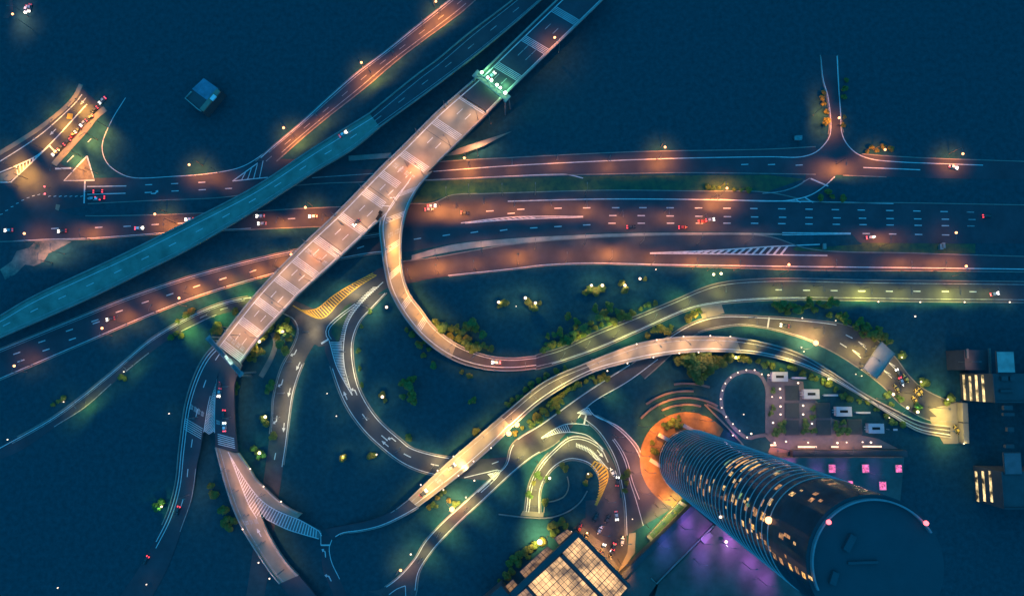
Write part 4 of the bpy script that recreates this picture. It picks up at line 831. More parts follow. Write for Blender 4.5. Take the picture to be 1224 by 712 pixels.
clump([(944, 436), (951, 441), (985, 456), (991, 460), (1037, 479), (1080, 507), (1000, 466), (1048, 490)], 'green', 'along the lower foot of the curved bridge', 'bushes along the curved bridge foot', (4, 3), .7)
clump([(654, 494), (660, 488), (665, 484), (671, 480), (667, 491), (645, 502), (681, 465), (672, 471), (660, 479), (690, 458)], 'yellow green', 'between the curved bridge and the lower road', 'trees between bridge and lower road', (0, 5, 3), .75)
clump([(523, 594), (530, 589), (537, 598), (520, 602), (545, 600), (513, 606)], 'olive', 'in the grass below the short bridge', 'bushes below the short bridge', (5, 4), .7)
clump([(70, 478), (76, 474), (64, 484)], 'small green', 'at the bend of the thin service road', 'bushes by the service road', (3, 4), .7); clump([(146, 451), (150, 452)], 'small green', 'at the middle of the thin service road', 'bushes by the service road', (3,), .7)
clump([(205, 402), (211, 398), (217, 401), (223, 375), (213, 383), (230, 371)], 'yellow green', 'on the verge of the thin service road', 'bushes on the verge', (3, 5), .75)
clump([(192, 600), (190, 608), (187, 604)], 'bright green', 'west of the far south road', 'bushes west of the south road', (3, 1), .8)
clump([(252, 580), (257, 590), (267, 609), (271, 620), (275, 630), (268, 625), (279, 622)], 'brown', 'along the west foot of the forked bridge', 'bushes by the forked bridge', (2, 5), .8)
clump([(845, 224), (852, 226), (860, 224), (878, 226), (886, 226), (894, 228), (868, 219)], 'lit green', 'in the verge around the avenue lamp', 'bushes in the avenue verge', (3, 4), .6)
clump([(984, 111), (983, 117), (985, 124), (988, 134), (988, 145), (1011, 96), (1010, 106), (1009, 116), (1009, 140), (1008, 150)], 'pale', 'lining the north stub road', 'bushes of the stub road', (2, 5), .65)
clump([(1042, 176), (1048, 180), (1056, 175), (1064, 178), (1036, 181)], 'orange lit', 'under the lamp by the stub road corner', 'bushes of the corner', (5, 2), .65)
clump([(981, 236), (995, 235), (990, 229), (1008, 237)], 'pale', 'on the corner south of the stub road', 'bushes of the avenue corner', (2,), .55)
clump([(638, 577), (645, 567), (634, 590), (655, 552 + 20), (652, 600)], 'dark olive', 'inside the ring road court', 'bushes in the ring court', (4, 5), .7); clump([(704, 568), (700, 577), (672, 556), (676, 560)], 'rusty', 'on the inner rim of the ring road', 'bushes on the ring rim', (5,), .6)
clump([(745, 570), (749, 577), (747, 586), (750, 565)], 'orange', 'on the island east of the ring road', 'bushes on the ring island', (5, 2), .7)
clump([(608, 674), (614, 668), (620, 662), (627, 658), (634, 654), (641, 651), (612, 682), (648, 646), (621, 672), (631, 664)], 'bright yellow', 'along the strip of the glass roofed hall', 'bushes by the glass hall', (3, 5), .8); clump([(658, 629), (664, 626), (671, 622), (677, 628), (660, 638), (666, 633)], 'orange green', 'at the north corner of the glass hall', 'bushes by the hall corner', (5, 3), .75)
clump([(598, 695), (606, 688), (602, 702)], 'reddish', 'at the west end of the glass hall', 'bushes by the hall west end', (2,), .75)
clump([(648, 418), (653, 414), (660, 411), (674, 409), (681, 407), (690, 401), (697, 399), (703, 394), (711, 392), (718, 388), (726, 384), (733, 384), (741, 380), (748, 378), (756, 374), (765, 369), (774, 366), (783, 362)], 'low shaggy', 'hugging the north kerb of the green road', 'hedge bushes of the green road', (3, 4, 5), .75)
clump([(616, 518), (624, 512), (633, 507), (641, 498), (649, 489), (657, 484), (666, 477), (675, 468), (684, 463), (693, 459), (701, 456), (707, 452)], 'low leafy', 'under the south parapet of the curved bridge', 'hedge bushes of the curved bridge', (5, 3, 4), .7)
clump([(606, 484), (613, 478), (621, 473), (629, 466), (637, 460), (645, 454), (654, 450), (664, 444), (674, 440)], 'low dark', 'under the north parapet of the curved bridge', 'hedge bushes north of the curved bridge', (4, 3), .65)
clump([(812, 430), (820, 434), (828, 437), (845, 434), (856, 427), (862, 433), (874, 427), (840, 448), (835, 454), (848, 444), (826, 424), (896, 430)], 'yellowish bushy', 'massed below the curved bridge bend', 'planting below the bend', (5, 2, 3), .95)
clump([(322, 392), (318, 400), (327, 388), (331, 402), (334, 407), (347, 392), (349, 398), (346, 405), (339, 420), (299, 428), (303, 431)], 'leafy', 'packed beside the footpath at the bridge end', 'planting at the bridge end', (3, 4, 5), .75)
clump([(905, 431), (914, 434), (924, 437), (935, 441), (958, 446), (968, 450), (976, 453), (1007, 471), (1015, 475), (1026, 480), (1058, 498), (1068, 503)], 'low green', 'at the south foot of the curved bridge', 'hedge bushes of the asphalt deck', (3, 4), .65)
clump([(930, 368), (940, 373), (953, 365), (964, 367), (973, 369), (985, 367), (1008, 383), (1016, 384), (1032, 399), (1038, 390), (1046, 404)], 'shaggy green', 'filling the gap north of the yard road', 'planting north of the yard road', (0, 3, 4), .75)
clump([(528, 398), (537, 403), (547, 404), (558, 406), (571, 411), (580, 412), (587, 416), (548, 398)], 'olive', 'low on the bank inside the ramp bend', 'low bushes inside the ramp bend', (4, 5, 3), .75)
#MORE2
# ------------------------------------------------------------------ cars
CP = {}
def car_proto(colr, lights, body='car'):
    k = (colr, lights, body)
    if k in CP: return CP[k]
    r = bpy.data.objects.new('car' if body == 'car' else 'van', None); COL.objects.link(r)
    Lh, Wh = (2.3, .92) if body == 'car' else (3.4, 1.1); H1 = .78 if body == 'car' else 1.0; H2 = 1.42 if body == 'car' else 2.5
    m = MB(); bm_prof = [(-Lh, .35), (-Lh, H1-.06), (-Lh+.25, H1+.04), (Lh-1.5, H1+.02), (Lh-.15, H1-.16), (Lh, H1-.34), (Lh, .35)]
    i0 = len(m.v); n = len(bm_prof)
    for sy, ins in ((-1, 0), (-1, .0), (1, 0)):
        pass
    for sy in (-1, 1):
        for x, z in bm_prof:
            tp = .90 if z > .6 else 1.0; ex = .86 if abs(x) > Lh-.2 else 1.0
            m.v.append((x, sy*Wh*tp*ex, z))
    m.f.append(tuple(range(n))); m.f.append(tuple(reversed(range(n, 2*n))))
    for q in range(n): m.f.append((q, n+q, n+(q+1) % n, (q+1) % n))
    m.build('body', M_car[colr], r)
    x0, x1, xr0, xr1 = (-1.7, .95, -1.05, .25) if body == 'car' else (-Lh+.15, Lh-.9, -Lh+.3, Lh-1.5)
    m = MB(); b = [(x0, -Wh*.84, H1), (x1, -Wh*.84, H1), (x1, Wh*.84, H1), (x0, Wh*.84, H1)]; t = [(xr0, -Wh*.66, H2-.04), (xr1, -Wh*.66, H2-.04), (xr1, Wh*.66, H2-.04), (xr0, Wh*.66, H2-.04)]
    m.quad(*t)
    for q in range(4): m.quad(b[q], b[(q+1) % 4], t[(q+1) % 4], t[q])
    m.build('window', M_carglass, r)
    m = MB(); m.box(((xr0+xr1)/2, 0, H2), (xr1-xr0+.12, Wh*1.36, .07)); m.build('roof', M_car[colr], r)
    for sx in (-1.4, 1.4):
        for sy in (-1, 1): m = MB(); m.tube((sx, sy*(Wh-.2), .34), (sx, sy*(Wh+.02), .34), .34, .34, 10); m.build('wheel', M_tyre, r)
    for sy in (-1, 1):
        m = MB(); m.box((Lh-.42, sy*Wh*.62, H1-.06), (.95, .5, .2), 0); m.build('headlight', M_head if lights in ('front', 'both') else M_carglass, r)
        m = MB(); m.box((-Lh+.28, sy*Wh*.62, H1+.02), (.7, .5, .2), 0); m.build('taillight', M_tail if lights in ('back', 'both') else M_tail_dim if lights == 'front' else M_carglass, r)
    CP[k] = [r, False]
    return CP[k]
def car(px, py, d, z, colr, lights, label, body='car', beam=0, group=None, cat=None, sc=1.0):
    p = car_proto(colr, lights, body); dv = P(612+d[0], 440+d[1])-P(612, 440); rz = math.atan2(dv.y, dv.x); q = P(px, py, z+.8); loc = (q.x, q.y, z)
    if not p[1]: o = p[0]; p[1] = True; o.location = loc; o.rotation_euler = (0, 0, rz); o.scale = (sc,)*3
    else:
        o = p[0].copy(); COL.objects.link(o); o.location = loc; o.rotation_euler = (0, 0, rz); o.scale = (sc,)*3
        for ch in p[0].children:
            if ch.type == 'MESH': c = ch.copy(); COL.objects.link(c); c.parent = o
    tag(o, label, cat or ('car' if body == 'car' else 'van'), group)
    if beam: add_light(o, (2.7, 0, 1.1), (1, .82, .55), beam*3, .2, 75, (0, R_(62), 0)).name = 'headlight_beam'
    return o
E_, W_ = (1, 0), (-1, 0)
G1 = 'cars on the wide avenue'
car(10, 275, (-1, .05), .02, 'silver', 'front', 'silver car with white headlights at the far west end of the wide avenue', group=G1, beam=250)
car(74, 276, (-1, .08), .02, 'dark', 'front', 'dark car with white headlights west of the pale ground patch', group=G1, beam=300)
car(166, 272.5, (1, -.06), .02, 'white', 'both', 'white car facing east, west of the teal viaduct on the avenue', group=G1, beam=500)
car(226, 262, (-1, .08), .02, 'white', 'front', 'white car with lit headlights just left of the teal viaduct', group=G1, beam=300)
car(311, 258, (-1, .04), .02, 'white', 'front', 'white car, upper of two side by side between viaduct and long bridge', group=G1, beam=300)
car(313, 267, (-1, .04), .02, 'silver', 'front', 'silver car, lower of two side by side between viaduct and long bridge', group=G1, beam=300)
car(374, 258.5, (-1, .02), .02, 'white', 'front', 'white car with headlights on just west of the long bridge on the avenue', group=G1, beam=500)
car(513, 250, (1, -.07), .02, 'silver', 'back', 'silver car with red tail lamps just east of the ramp on the avenue', group=G1)
car(516, 246, (1, -.05), .02, 'white', 'both', 'white car close beside the red lit car east of the ramp', group=G1)
car(556, 254.5, (1, .12), .02, 'dark', 'back', 'dark car with red tail lamps beside the start of the long white gore', group=G1)
car(754.5, 271, (1, -.05), .02, 'dark', 'back', 'dark car in the bottom lane west of two red tail lit cars', group=G1)
car(816.5, 271.5, (1, -.03), .02, 'red', 'back', 'red car with red tail lamps in the bottom lane of the avenue', group=G1)
car(840, 264.5, (1, -.1), .02, 'red', 'back', 'red car changing lanes ahead of another red car', group=G1)
car(849, 262.5, (1, -.1), .02, 'silver', 'both', 'silver car nose to tail with the lane changing red car', group=G1)
car(1041, 283.5, (1, -.1), .02, 'silver', 'back', 'silver car with red tail lamps by the median of the avenue', group=G1, beam=1500)
car(1180, 258, (1, -.06), .02, 'dark', 'back', 'dark car with red tail lamps near the far right of the avenue', group=G1)
car(1140, 199.5, (1, .3), .02, 'white', 'both', 'white car with bright lamps at the dark end of the north road', beam=900)
car(1189, 351, (1, -.2), .02, 'silver', 'both', 'silver car at the far right of the green lit road', beam=400)
car(410, 160, (1, -.68), 9, 'white', 'front', 'white car with lit lamps on the teal viaduct near the asphalt end', beam=350)
car(132, 381, (-1, .2), .02, 'dark', 'front', 'dark car with white headlights on the south west road', beam=500)
car(426, 266, (-1, 1), 11, 'dark', 'front', 'black car with headlights on driving down the long bridge', beam=500)
car(588, 90, (1, -1), 11, 'white', 'both', 'white car passing under the green lit gantry', beam=0)
car(484, 356, (-.3, -1), 6, 'silver', 'both', 'silver car climbing the curved ramp', beam=350)
car(593, 433, (-1, -.02), .4, 'white', 'both', 'white car at the foot of the curved ramp on the asphalt', beam=350)
car(263, 461, (-.15, 1), 6.5, 'red', 'back', 'red car with glowing tail lamps below the small gantry', beam=500)
car(262, 469, (-.15, 1), 6.5, 'silver', 'front', 'silver car with headlights on beside the chevron gore', beam=500)
car(267, 495, (-.1, 1), 6, 'dark', 'back', 'dark car with red tail lamps east of the chevron gore')
car(268, 510, (-.05, -1), 6, 'white', 'both', 'white car about to cross the bars at the end of the gore')
car(212, 610, (-.3, 1), .3, 'dark', 'back', 'dark car with red tail lamps on the far south road')
car(174, 669, (-.6, 1), .1, 'dark', 'back', 'dark car with red tail lamps alone in the far lower left')
car(540, 558, (1, -.9), 7, 'dark', 'front', 'dark car heading up the middle of the short bridge', beam=600)
car(506, 589, (1, -.9), 7, 'dark', 'front', 'dark car at the lower end of the short bridge deck', beam=500)
car(475, 608.5, (1, -.7), 5, 'dark', 'both', 'dark car about to enter the short bridge from the dark side', beam=400)
car(938, 389, (-1, -.15), .3, 'dark', 'front', 'dark car with white headlights at the stop line of the yard road', beam=300)
car(1074, 446, (-.4, -1), .3, 'dark', 'front', 'dark car facing the grey toll canopy', beam=350)
car(1078, 456, (.4, 1), .3, 'silver', 'back', 'silver car with red tail lamps leaving the toll canopy', beam=300)
for i, (x, y) in enumerate(((1083, 452), (1097, 470), (1100, 467), (1094, 478), (1072, 464), (1144, 513))):
    car(x, y, (-.5, -1), .3, 'yellow', 'none', f'yellow taxi, {ORD[i]} of the taxis waiting around the road south of the toll canopy', group='yellow taxis')
GP = 'cars in the parking court'
car(717, 633, (.55, -1), .14, 'white', 'none', 'white car parked in the middle of the parking court', group=GP)
car(744, 646, (.15, -1), .14, 'white', 'none', 'white car parked by the pavement edge of the court', group=GP)
car(721, 655, (.35, -1), .14, 'dark', 'front', 'dark car with headlights on by the glass hall wall', group=GP, beam=1200)
car(693, 631, (.5, -1), .2, 'red', 'none', 'small red car at the north corner of the glass hall', group=GP)
car(701, 641, (.6, -1), .2, 'dark', 'none', 'black car beside the red car at the glass hall corner', group=GP)
car(733, 654, (-.4, 1), .14, 'dark', 'both', 'dark car with lit lamps between two rows in the court', group=GP)
car(731, 661, (-.4, 1), .14, 'dark', 'back', 'dark car with red tail lamps at the bottom of the court', group=GP)
car(737, 616, (.1, 1), .14, 'silver', 'front', 'silver car with headlights entering the parking court', group=GP)
car(712, 618, (.5, -1), .14, 'dark', 'none', 'dark car at the top of the parking court', group=GP)
car(726, 620, (.5, -1), .14, 'dark', 'none', 'dark car with dim lamps right of the court entrance', group=GP)
car(738, 575, (.1, -1), .1, 'dark', 'front', 'dark car driving up the street east of the ring', group=GP)
car(732, 564, (-.5, -1), .1, 'white', 'none', 'white car on the outer lane of the ring road', group=GP)
GT = 'cars queueing top left'
for i, (x, y, c, l) in enumerate(((66, 182, 'silver', 'both'), (73, 176, 'dark', 'back'), (80, 170, 'dark', 'back'), (86.5, 161.5, 'red', 'back'), (93, 155, 'dark', 'front'), (99.5, 147, 'silver', 'both'), (107, 141, 'dark', 'back'), (112.5, 131.5, 'dark', 'back'), (122, 120, 'silver', 'both'))):
    car(x, y, (-1, 1), .05, c, l, f'{"dark red" if c == "red" else c} car, {ORD[i]} from the front of the queue by the orange median', group=GT, beam=250 if l != 'back' else 0)
for i, (x, y, c) in enumerate(((107, 237, 'silver'), (112.5, 237.5, 'white'), (118, 236, 'red'), (105, 229, 'dark'), (115.5, 228.5, 'dark'))):
    car(x+2, y, (-1, .02), .05, c, 'back', f'{c} car with red tail lamps waiting at the west stop line, {ORD[i]} of five', group='cars at the west stop line', beam=0)
car(31, 11, (-.15, 1), .02, 'white', 'front', 'white car with lit lamps alone at the top left corner, left one', beam=150); car(35, 9.5, (-.15, 1), .02, 'silver', 'front', 'silver car with lit lamps alone at the top left corner, right one', beam=150)

# ------------------------------------------------------------------ gantries and toll canopy
def gantry(label, a, b, z, ztop, w, lamps, mtop):
    o = empty('toll_gantry', (0, 0, 0)); tag(o, label, 'gantry')
    A, B = P(*a, ztop), P(*b, ztop); d = (B-A).normalized(); n = Vector((-d.y, d.x, 0))
    for s in (-1, 1):
        m = MB(); m.bar(A+n*s*w/2, B+n*s*w/2, .4, .6); m.build('beam', M_steel, o)
    m = MB(); N = int((B-A).length/2.2)
    for i in range(N):
        u, v = A.lerp(B, i/N), A.lerp(B, (i+1)/N); s = 1 if i % 2 else -1
        m.bar(u+n*s*w/2, v-n*s*w/2, .28, .28)
    m.build('lattice', M_steel, o)
    m = MB(); m.quad(A+n*w*.42+Vector((0, 0, -.4)), A-n*w*.42+Vector((0, 0, -.4)), B-n*w*.42+Vector((0, 0, -.4)), B+n*w*.42+Vector((0, 0, -.4))); m.build('roof_sheet', mtop, o)
    for q in (A-d*.6, B+d*.6):
        for s in (-1, 1):
            m = MB(); m.tube((q+n*s*w*.8).to_tuple()[:2]+(0,), q+n*s*w*.5, .4, .35, 8); m.build('leg', M_steel, o)
        m = MB(); m.box(q+Vector((0, 0, -.2)), (1.6, w*1.6, .5), math.atan2(d.y, d.x)); m.build('end_frame', M_steel, o)
    for (x, y, r, c) in lamps:
        q = P(x, y, ztop+.5); m = MB(); m.ball(q, r, 10, 6, .6); m.build('lamp', c, o, True)
        add_light(o, q+Vector((0, 0, 1.6)), (.35, 1, .42), 700, .3)
    return o, n
g, gn = gantry('toll gantry with blazing green white lamps across the north of the long bridge', (570, 89), (605, 117), 11, 17.5, 2.6, [(576, 86.5, .85, E_gr), (583, 92.5, .7, E_gr), (587.5, 96, .8, E_gr), (594, 101.5, .8, E_gr), (598, 105, .75, E_gr), (604, 111, .9, E_gr)], M_roofgrey)
for q, (x, y) in enumerate(((579, 89), (591, 98), (600, 106), (604, 108))): add_light(g, P(x, y, 13)-gn*(2 if q % 2 else -3), (.25, 1, .35), 1500, .5)
g2, gn = gantry('teal steel gantry with one white lamp at the south end of the long bridge', (250, 405), (287, 446), 9, 15.5, 1.7, [], mat('teal_sheet', (.12, .17, .17), .5, .2, var=.2, scale=.4))
m = MB(); m.box(P(273, 430, 15.9), (1.3, 5.2, .3), R_(40)); m.build('lamp_panel', emit('panel_glow', (.7, 1, .85), .8, .4, .6), g2)
add_light(g2, P(281, 428, 14), (.55, 1, .6), 1500, .4)
cz = 6.5; t = empty('toll_canopy', (0, 0, 0)); tag(t, 'flat grey roofed toll canopy spanning the yard road', 'canopy')
cs = [(1053.5, 408.5), (1069.5, 422.5), (1048, 452.5), (1031.5, 440)]; pts = [P(x, y, cz).to_tuple()[:2] for x, y in cs]
m = MB(); m.prism(pts, cz-.7, cz); m.build('roof', M_roofgrey, t)
m = MB(); cc = sum((P(x, y, cz) for x, y in cs), Vector())/4; e = [P(x, y, cz).lerp(cc, .0) for x, y in cs]; wall_pts(m, [v for v in e+[e[0]]], .35, 0, .28); m.build('roof_edge', M_parapet, t)
for i in range(4):
    for k in (.12, .88):
        a = P(*cs[i], cz).lerp(P(*cs[(i+1) % 4], cz), k).lerp(cc, .15); m = MB(); m.tube((a.x, a.y, 0), (a.x, a.y, cz-.7), .3, .3, 8); m.build('column', M_parapet, t)
lamp('cut', 'wh', (1, .62, .36), 1051, 431, (1, 1), cz, 2600, 'added flat lamp brightening the roof of the grey toll canopy', 'added canopy lamps')  # lamp added only to brighten the top of the canopy
for x, y in ((1035, 440), (1058, 430)): add_light(t, P(x, y, 4.5), (1, .72, .25), 2500, .6)
for x, y in ((1140, 492),):
    w = empty('tunnel_portal', (0, 0, 0)); tag(w, 'pale yellow lit end wall of the yard road', 'wall')
    for q in (((1150, 481), (1151, 504)), ((1151, 505), (1152, 529))):
        m = MB(); m.bar(P(*q[0], 2.2), P(*q[1], 2.2), 2.6, 4.4); m.build('wall_panel', M_conc, w)
    add_light(w, P(1140, 495, 7), (1, .75, .2), 3500, .5); add_light(w, P(1143, 518, 7), (1, .75, .2), 2500, .5)

# ------------------------------------------------------------------ tower
def img(q):
    d = ROT.transposed() @ (q-Vector((0, 0, CAM_H))); return 612+FPX*d.x/-d.z, 356-FPX*d.y/-d.z
base = P(826, 552, 0); TH, TR = 178.0, 16.0
best = None
for hh in range(120, 220):
    x, y = img(Vector((base.x, base.y, hh))); e = (x-1048)**2+(y-674)**2
    if best is None or e < best[0]: best = (e, hh)
TH = float(best[1])
tw = empty('round_tower', base); tag(tw, 'tall round dark glass tower with thin pale floor rings and a bright crown ring', 'tower')
def ringmesh(m, r0, r1, z0, z1, n=72):
    for k in range(n):
        a, b = 2*math.pi*k/n, 2*math.pi*(k+1)/n; p = lambda r, t, z: (r*math.cos(t), r*math.sin(t), z)
        m.quad(p(r1, a, z0), p(r1, b, z0), p(r1, b, z1), p(r1, a, z1)); m.quad(p(r0, a, z1), p(r1, a, z1), p(r1, b, z1), p(r0, b, z1)); m.quad(p(r0, b, z0), p(r1, b, z0), p(r1, a, z0), p(r0, a, z0)); m.quad(p(r0, b, z0), p(r0, a, z0), p(r0, a, z1), p(r0, b, z1))
M_tglass = mat('tower_glass', (.013, .05, .062), .16, .5, var=.3, scale=.15, bump=.12); M_tglass.node_tree.nodes['Principled BSDF'].inputs['IOR'].default_value = 1.08
m = MB(); m.tube((0, 0, 0), (0, 0, TH-.52), TR, TR, 96); m.build('glass_facade', M_tglass, tw)
m = MB(); z = 3.0
while z < TH*.86: ringmesh(m, TR-.1, TR+.22, z, z+.2); z += 4.6
m.build('floor_ring', mat('tower_ring_metal', (.42, .43, .43), .5, .3, var=.1, scale=.5), tw)
m = MB(); wall_pts(m, [Vector(((TR-1)*math.cos(R_(a)), (TR-1)*math.sin(R_(a)), 0)) for a in range(30, 203, 4)], .4, TH-.6, TH+.9); m.build('crown_ring', mat('crown_metal', (.17, .19, .2), .5, .3, var=.15, scale=.6), tw)
m = MB(); m.tube((0, 0, TH-.5), (0, 0, TH-.3), TR+.05, TR+.05, 72); m.build('roof', mat('tower_roof', (.02, .064, .074), .95, 0, var=.06, scale=.2), tw)
m = MB(); m.box((-6, 5, TH+.2), (4, 1.6, 1.0), R_(60)); m.box((-3, 0.5, TH), (7, .6, .6), R_(2)); m.box((-10, -3, TH+.2), (1.5, 3, 1.0), R_(-20)); m.build('roof_plant', mat('roof_plant_paint', (.03, .075, .085), .9, 0, var=.1, scale=.4), tw)
for x, y in ((992, 625), (1105.5, 625)):
    q = P(x, y, TH+1.4)-base; q = Vector((q.x, q.y, 0)).normalized()*(TR-.95); m = MB(); m.tube((q.x, q.y, TH+.8), (q.x, q.y, TH+1.4), .2, .2, 6); b_ = m.build('beacon_post', M_steel, tw); m = MB(); m.ball((q.x, q.y, TH+1.7), .6, 10, 6); m.build('beacon', E_red, b_, True)
E_win_glint = [emit('window_glint_warm', (1, .5, .13), .85, .85, 1.2), emit('window_glint_pale', (1, .6, .22), .65, .9, 1.1), emit('window_glint_dim', (1, .46, .18), .34, .9, 1.0), emit('window_glint_green', (.55, 1, .4), .3, .8, 1.1)]  # glow for lit windows, and for gold reflections painted onto the glass
rw = random.Random(5)
def window_glint(az, z, wd, ht, mt):
    """a glowing facade band standing for lit windows and reflected lights; az in degrees"""
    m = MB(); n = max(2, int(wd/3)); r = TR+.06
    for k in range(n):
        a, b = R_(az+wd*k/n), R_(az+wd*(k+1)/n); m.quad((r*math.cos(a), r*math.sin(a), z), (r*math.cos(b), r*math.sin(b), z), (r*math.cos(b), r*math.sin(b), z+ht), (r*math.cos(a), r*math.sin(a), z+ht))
    m.build('lit_glass_band', E_win_glint[mt], tw)
def locate(px, py):
    """facade spot seen at a photo point: angle and height"""
    d = ROT @ Vector(((px-612)/FPX, -(py-356)/FPX, -1.0)); o = Vector((0, 0, CAM_H))-Vector((base.x, base.y, 0))
    A = d.x**2+d.y**2; B = 2*(o.x*d.x+o.y*d.y); Cc = o.x**2+o.y**2-TR**2; D = B*B-4*A*Cc
    if D < 0: return None
    k = (-B-math.sqrt(D))/(2*A); q = o+d*k; return math.degrees(math.atan2(q.y, q.x)), q.z
WINDOW_GLINTS = [(878, 551, 26, 1.8, 1), (886, 553, 20, 2, 0), (895, 556, 24, 1.6, 1), (902, 558, 16, 2, 0), (870, 552, 12, 1.5, 3), (889, 548, 22, 1.2, 2), (897, 551, 18, 1.4, 1), (912, 562, 12, 1.6, 2), (872, 560, 10, 1.2, 2), (874, 566, 6, 2.4, 1),
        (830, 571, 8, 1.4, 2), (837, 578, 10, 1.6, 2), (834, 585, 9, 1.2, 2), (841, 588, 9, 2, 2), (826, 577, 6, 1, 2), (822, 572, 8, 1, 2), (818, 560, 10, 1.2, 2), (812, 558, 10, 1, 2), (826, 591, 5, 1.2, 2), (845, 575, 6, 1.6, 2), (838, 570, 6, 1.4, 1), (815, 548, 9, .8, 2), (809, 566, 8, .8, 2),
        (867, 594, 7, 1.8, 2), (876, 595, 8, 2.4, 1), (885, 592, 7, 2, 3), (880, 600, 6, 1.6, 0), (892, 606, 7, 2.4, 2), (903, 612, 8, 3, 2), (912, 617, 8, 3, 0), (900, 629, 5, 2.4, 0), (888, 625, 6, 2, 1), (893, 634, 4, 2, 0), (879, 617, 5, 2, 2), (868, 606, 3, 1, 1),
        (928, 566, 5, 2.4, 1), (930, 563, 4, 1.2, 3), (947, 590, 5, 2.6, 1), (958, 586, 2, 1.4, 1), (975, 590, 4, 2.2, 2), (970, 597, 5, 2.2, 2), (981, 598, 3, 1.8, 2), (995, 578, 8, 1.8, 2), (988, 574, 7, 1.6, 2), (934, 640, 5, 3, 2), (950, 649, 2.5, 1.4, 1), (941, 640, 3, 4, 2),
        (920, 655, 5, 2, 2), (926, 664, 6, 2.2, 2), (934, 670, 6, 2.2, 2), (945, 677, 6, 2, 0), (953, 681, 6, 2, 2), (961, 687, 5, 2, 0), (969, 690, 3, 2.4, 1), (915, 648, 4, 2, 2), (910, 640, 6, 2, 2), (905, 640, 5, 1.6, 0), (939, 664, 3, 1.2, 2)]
for (x, y, wd, ht, mt) in WINDOW_GLINTS:
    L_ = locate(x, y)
    if L_: window_glint(L_[0]-wd/2, L_[1]-ht/2, wd, ht, mt)
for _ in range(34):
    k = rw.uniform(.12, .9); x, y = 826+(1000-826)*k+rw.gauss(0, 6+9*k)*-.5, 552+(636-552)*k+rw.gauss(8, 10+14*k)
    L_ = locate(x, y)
    if L_ and L_[1] < TH*.84: window_glint(L_[0], L_[1], rw.uniform(2.5, 8), rw.choice((1.1, 1.6, 2.2)), rw.choice((0, 1, 1, 2, 2, 2, 3)))
for x, y in ((921, 622), (863, 617)):
    L_ = locate(x, y)
    if L_: a = R_(L_[0]); m = MB(); m.ball(((TR+.5)*math.cos(a), (TR+.5)*math.sin(a), L_[1]), 1.0 if x > 900 else .5, 10, 6); m.build('facade_lamp', E_or if x > 900 else E_wh, tw, True)
M_fin = mat('entrance_canopy', (.33, .31, .29), .5, .2, var=.1, scale=.5)
for x0, y0, x1, y1 in ((777, 549, 790, 557), (787, 519, 800, 526), (817, 508, 828, 514)):
    m = MB(); m.bar(P(x0, y0, 5)-base, P(x1, y1, 5)-base, 1.8, .6); m.build('entrance_canopy', M_fin, tw)
# forecourt
fc = P(822, 550, 0); m = MB()
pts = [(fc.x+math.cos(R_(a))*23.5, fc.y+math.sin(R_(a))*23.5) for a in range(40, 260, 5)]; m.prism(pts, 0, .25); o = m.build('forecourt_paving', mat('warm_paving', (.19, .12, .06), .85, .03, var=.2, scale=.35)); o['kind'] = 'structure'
for x, y in ((801, 503), (810, 500), (806, 505), (795, 510), (812, 506)): clump([(x, y)], 'dark', f'in the orange forecourt north west of the tower, spot {ORD[int(x) % 5]}' if False else {801: 'at the left of the forecourt planting', 810: 'at the top of the forecourt planting', 806: 'in the middle of the forecourt planting', 795: 'on its own left of the forecourt planting', 812: 'at the right of the forecourt planting'}[x]+' by the tower', 'bushes of the forecourt', (4,), .75)
for x, y in ((780, 528), (781, 537), (784, 539)): clump([(x, y)], 'round dark', {780: 'upper', 781: 'middle', 784: 'lower'}[x]+' of the three at the west rim of the orange forecourt', 'bushes of the forecourt', (3,), .6)
for i, (x, y, p) in enumerate(((776, 545, 4200), (789, 517, 4200), (808, 498, 4200), (783, 565, 3500), (800, 597, 2600), (776, 510, 3500), (829, 491, 4500), (852, 503, 3500), (800, 487, 4500))):
    lamp('cut', 'or', (1, .30, .02), x, y, (1, 0), 0, p*1.15, f'flat headed orange lamp, {ORD[i]} of those ringing the tower forecourt', 'forecourt lamps')
for i, (r, a0, a1, h, zz) in enumerate(((27.2, 75, 120, 1.1, 'nearest'), (30.5, 60, 140, 1.1, 'second nearest'), (33.8, 84, 128, 1.1, 'middle'), (37.5, 72, 100, 1, 'fourth'), (29, 46, 72, 1.1, 'broken eastern'))):
    m = MB(); wall_pts(m, [Vector((fc.x+math.cos(R_(a))*r, fc.y+math.sin(R_(a))*r, 0)) for a in range(a0, a1, 3)], 1.0, 0, h)
    tag(m.build('garden_wall', M_pave), f'curved low garden wall around the tower forecourt, {zz} to the tower', 'garden wall', 'curved garden walls')
m = MB(); pxwall(m, [(678, 569), (680, 580), (675, 592), (663, 598), (652, 599.5)], .5, 0, .7); pxwall(m, [(651.5, 600), (650, 612)], .5, 0, .7, False); tag(m.build('garden_wall', M_conc), 'low curved wall hooking round the bed inside the ring road', 'garden wall')
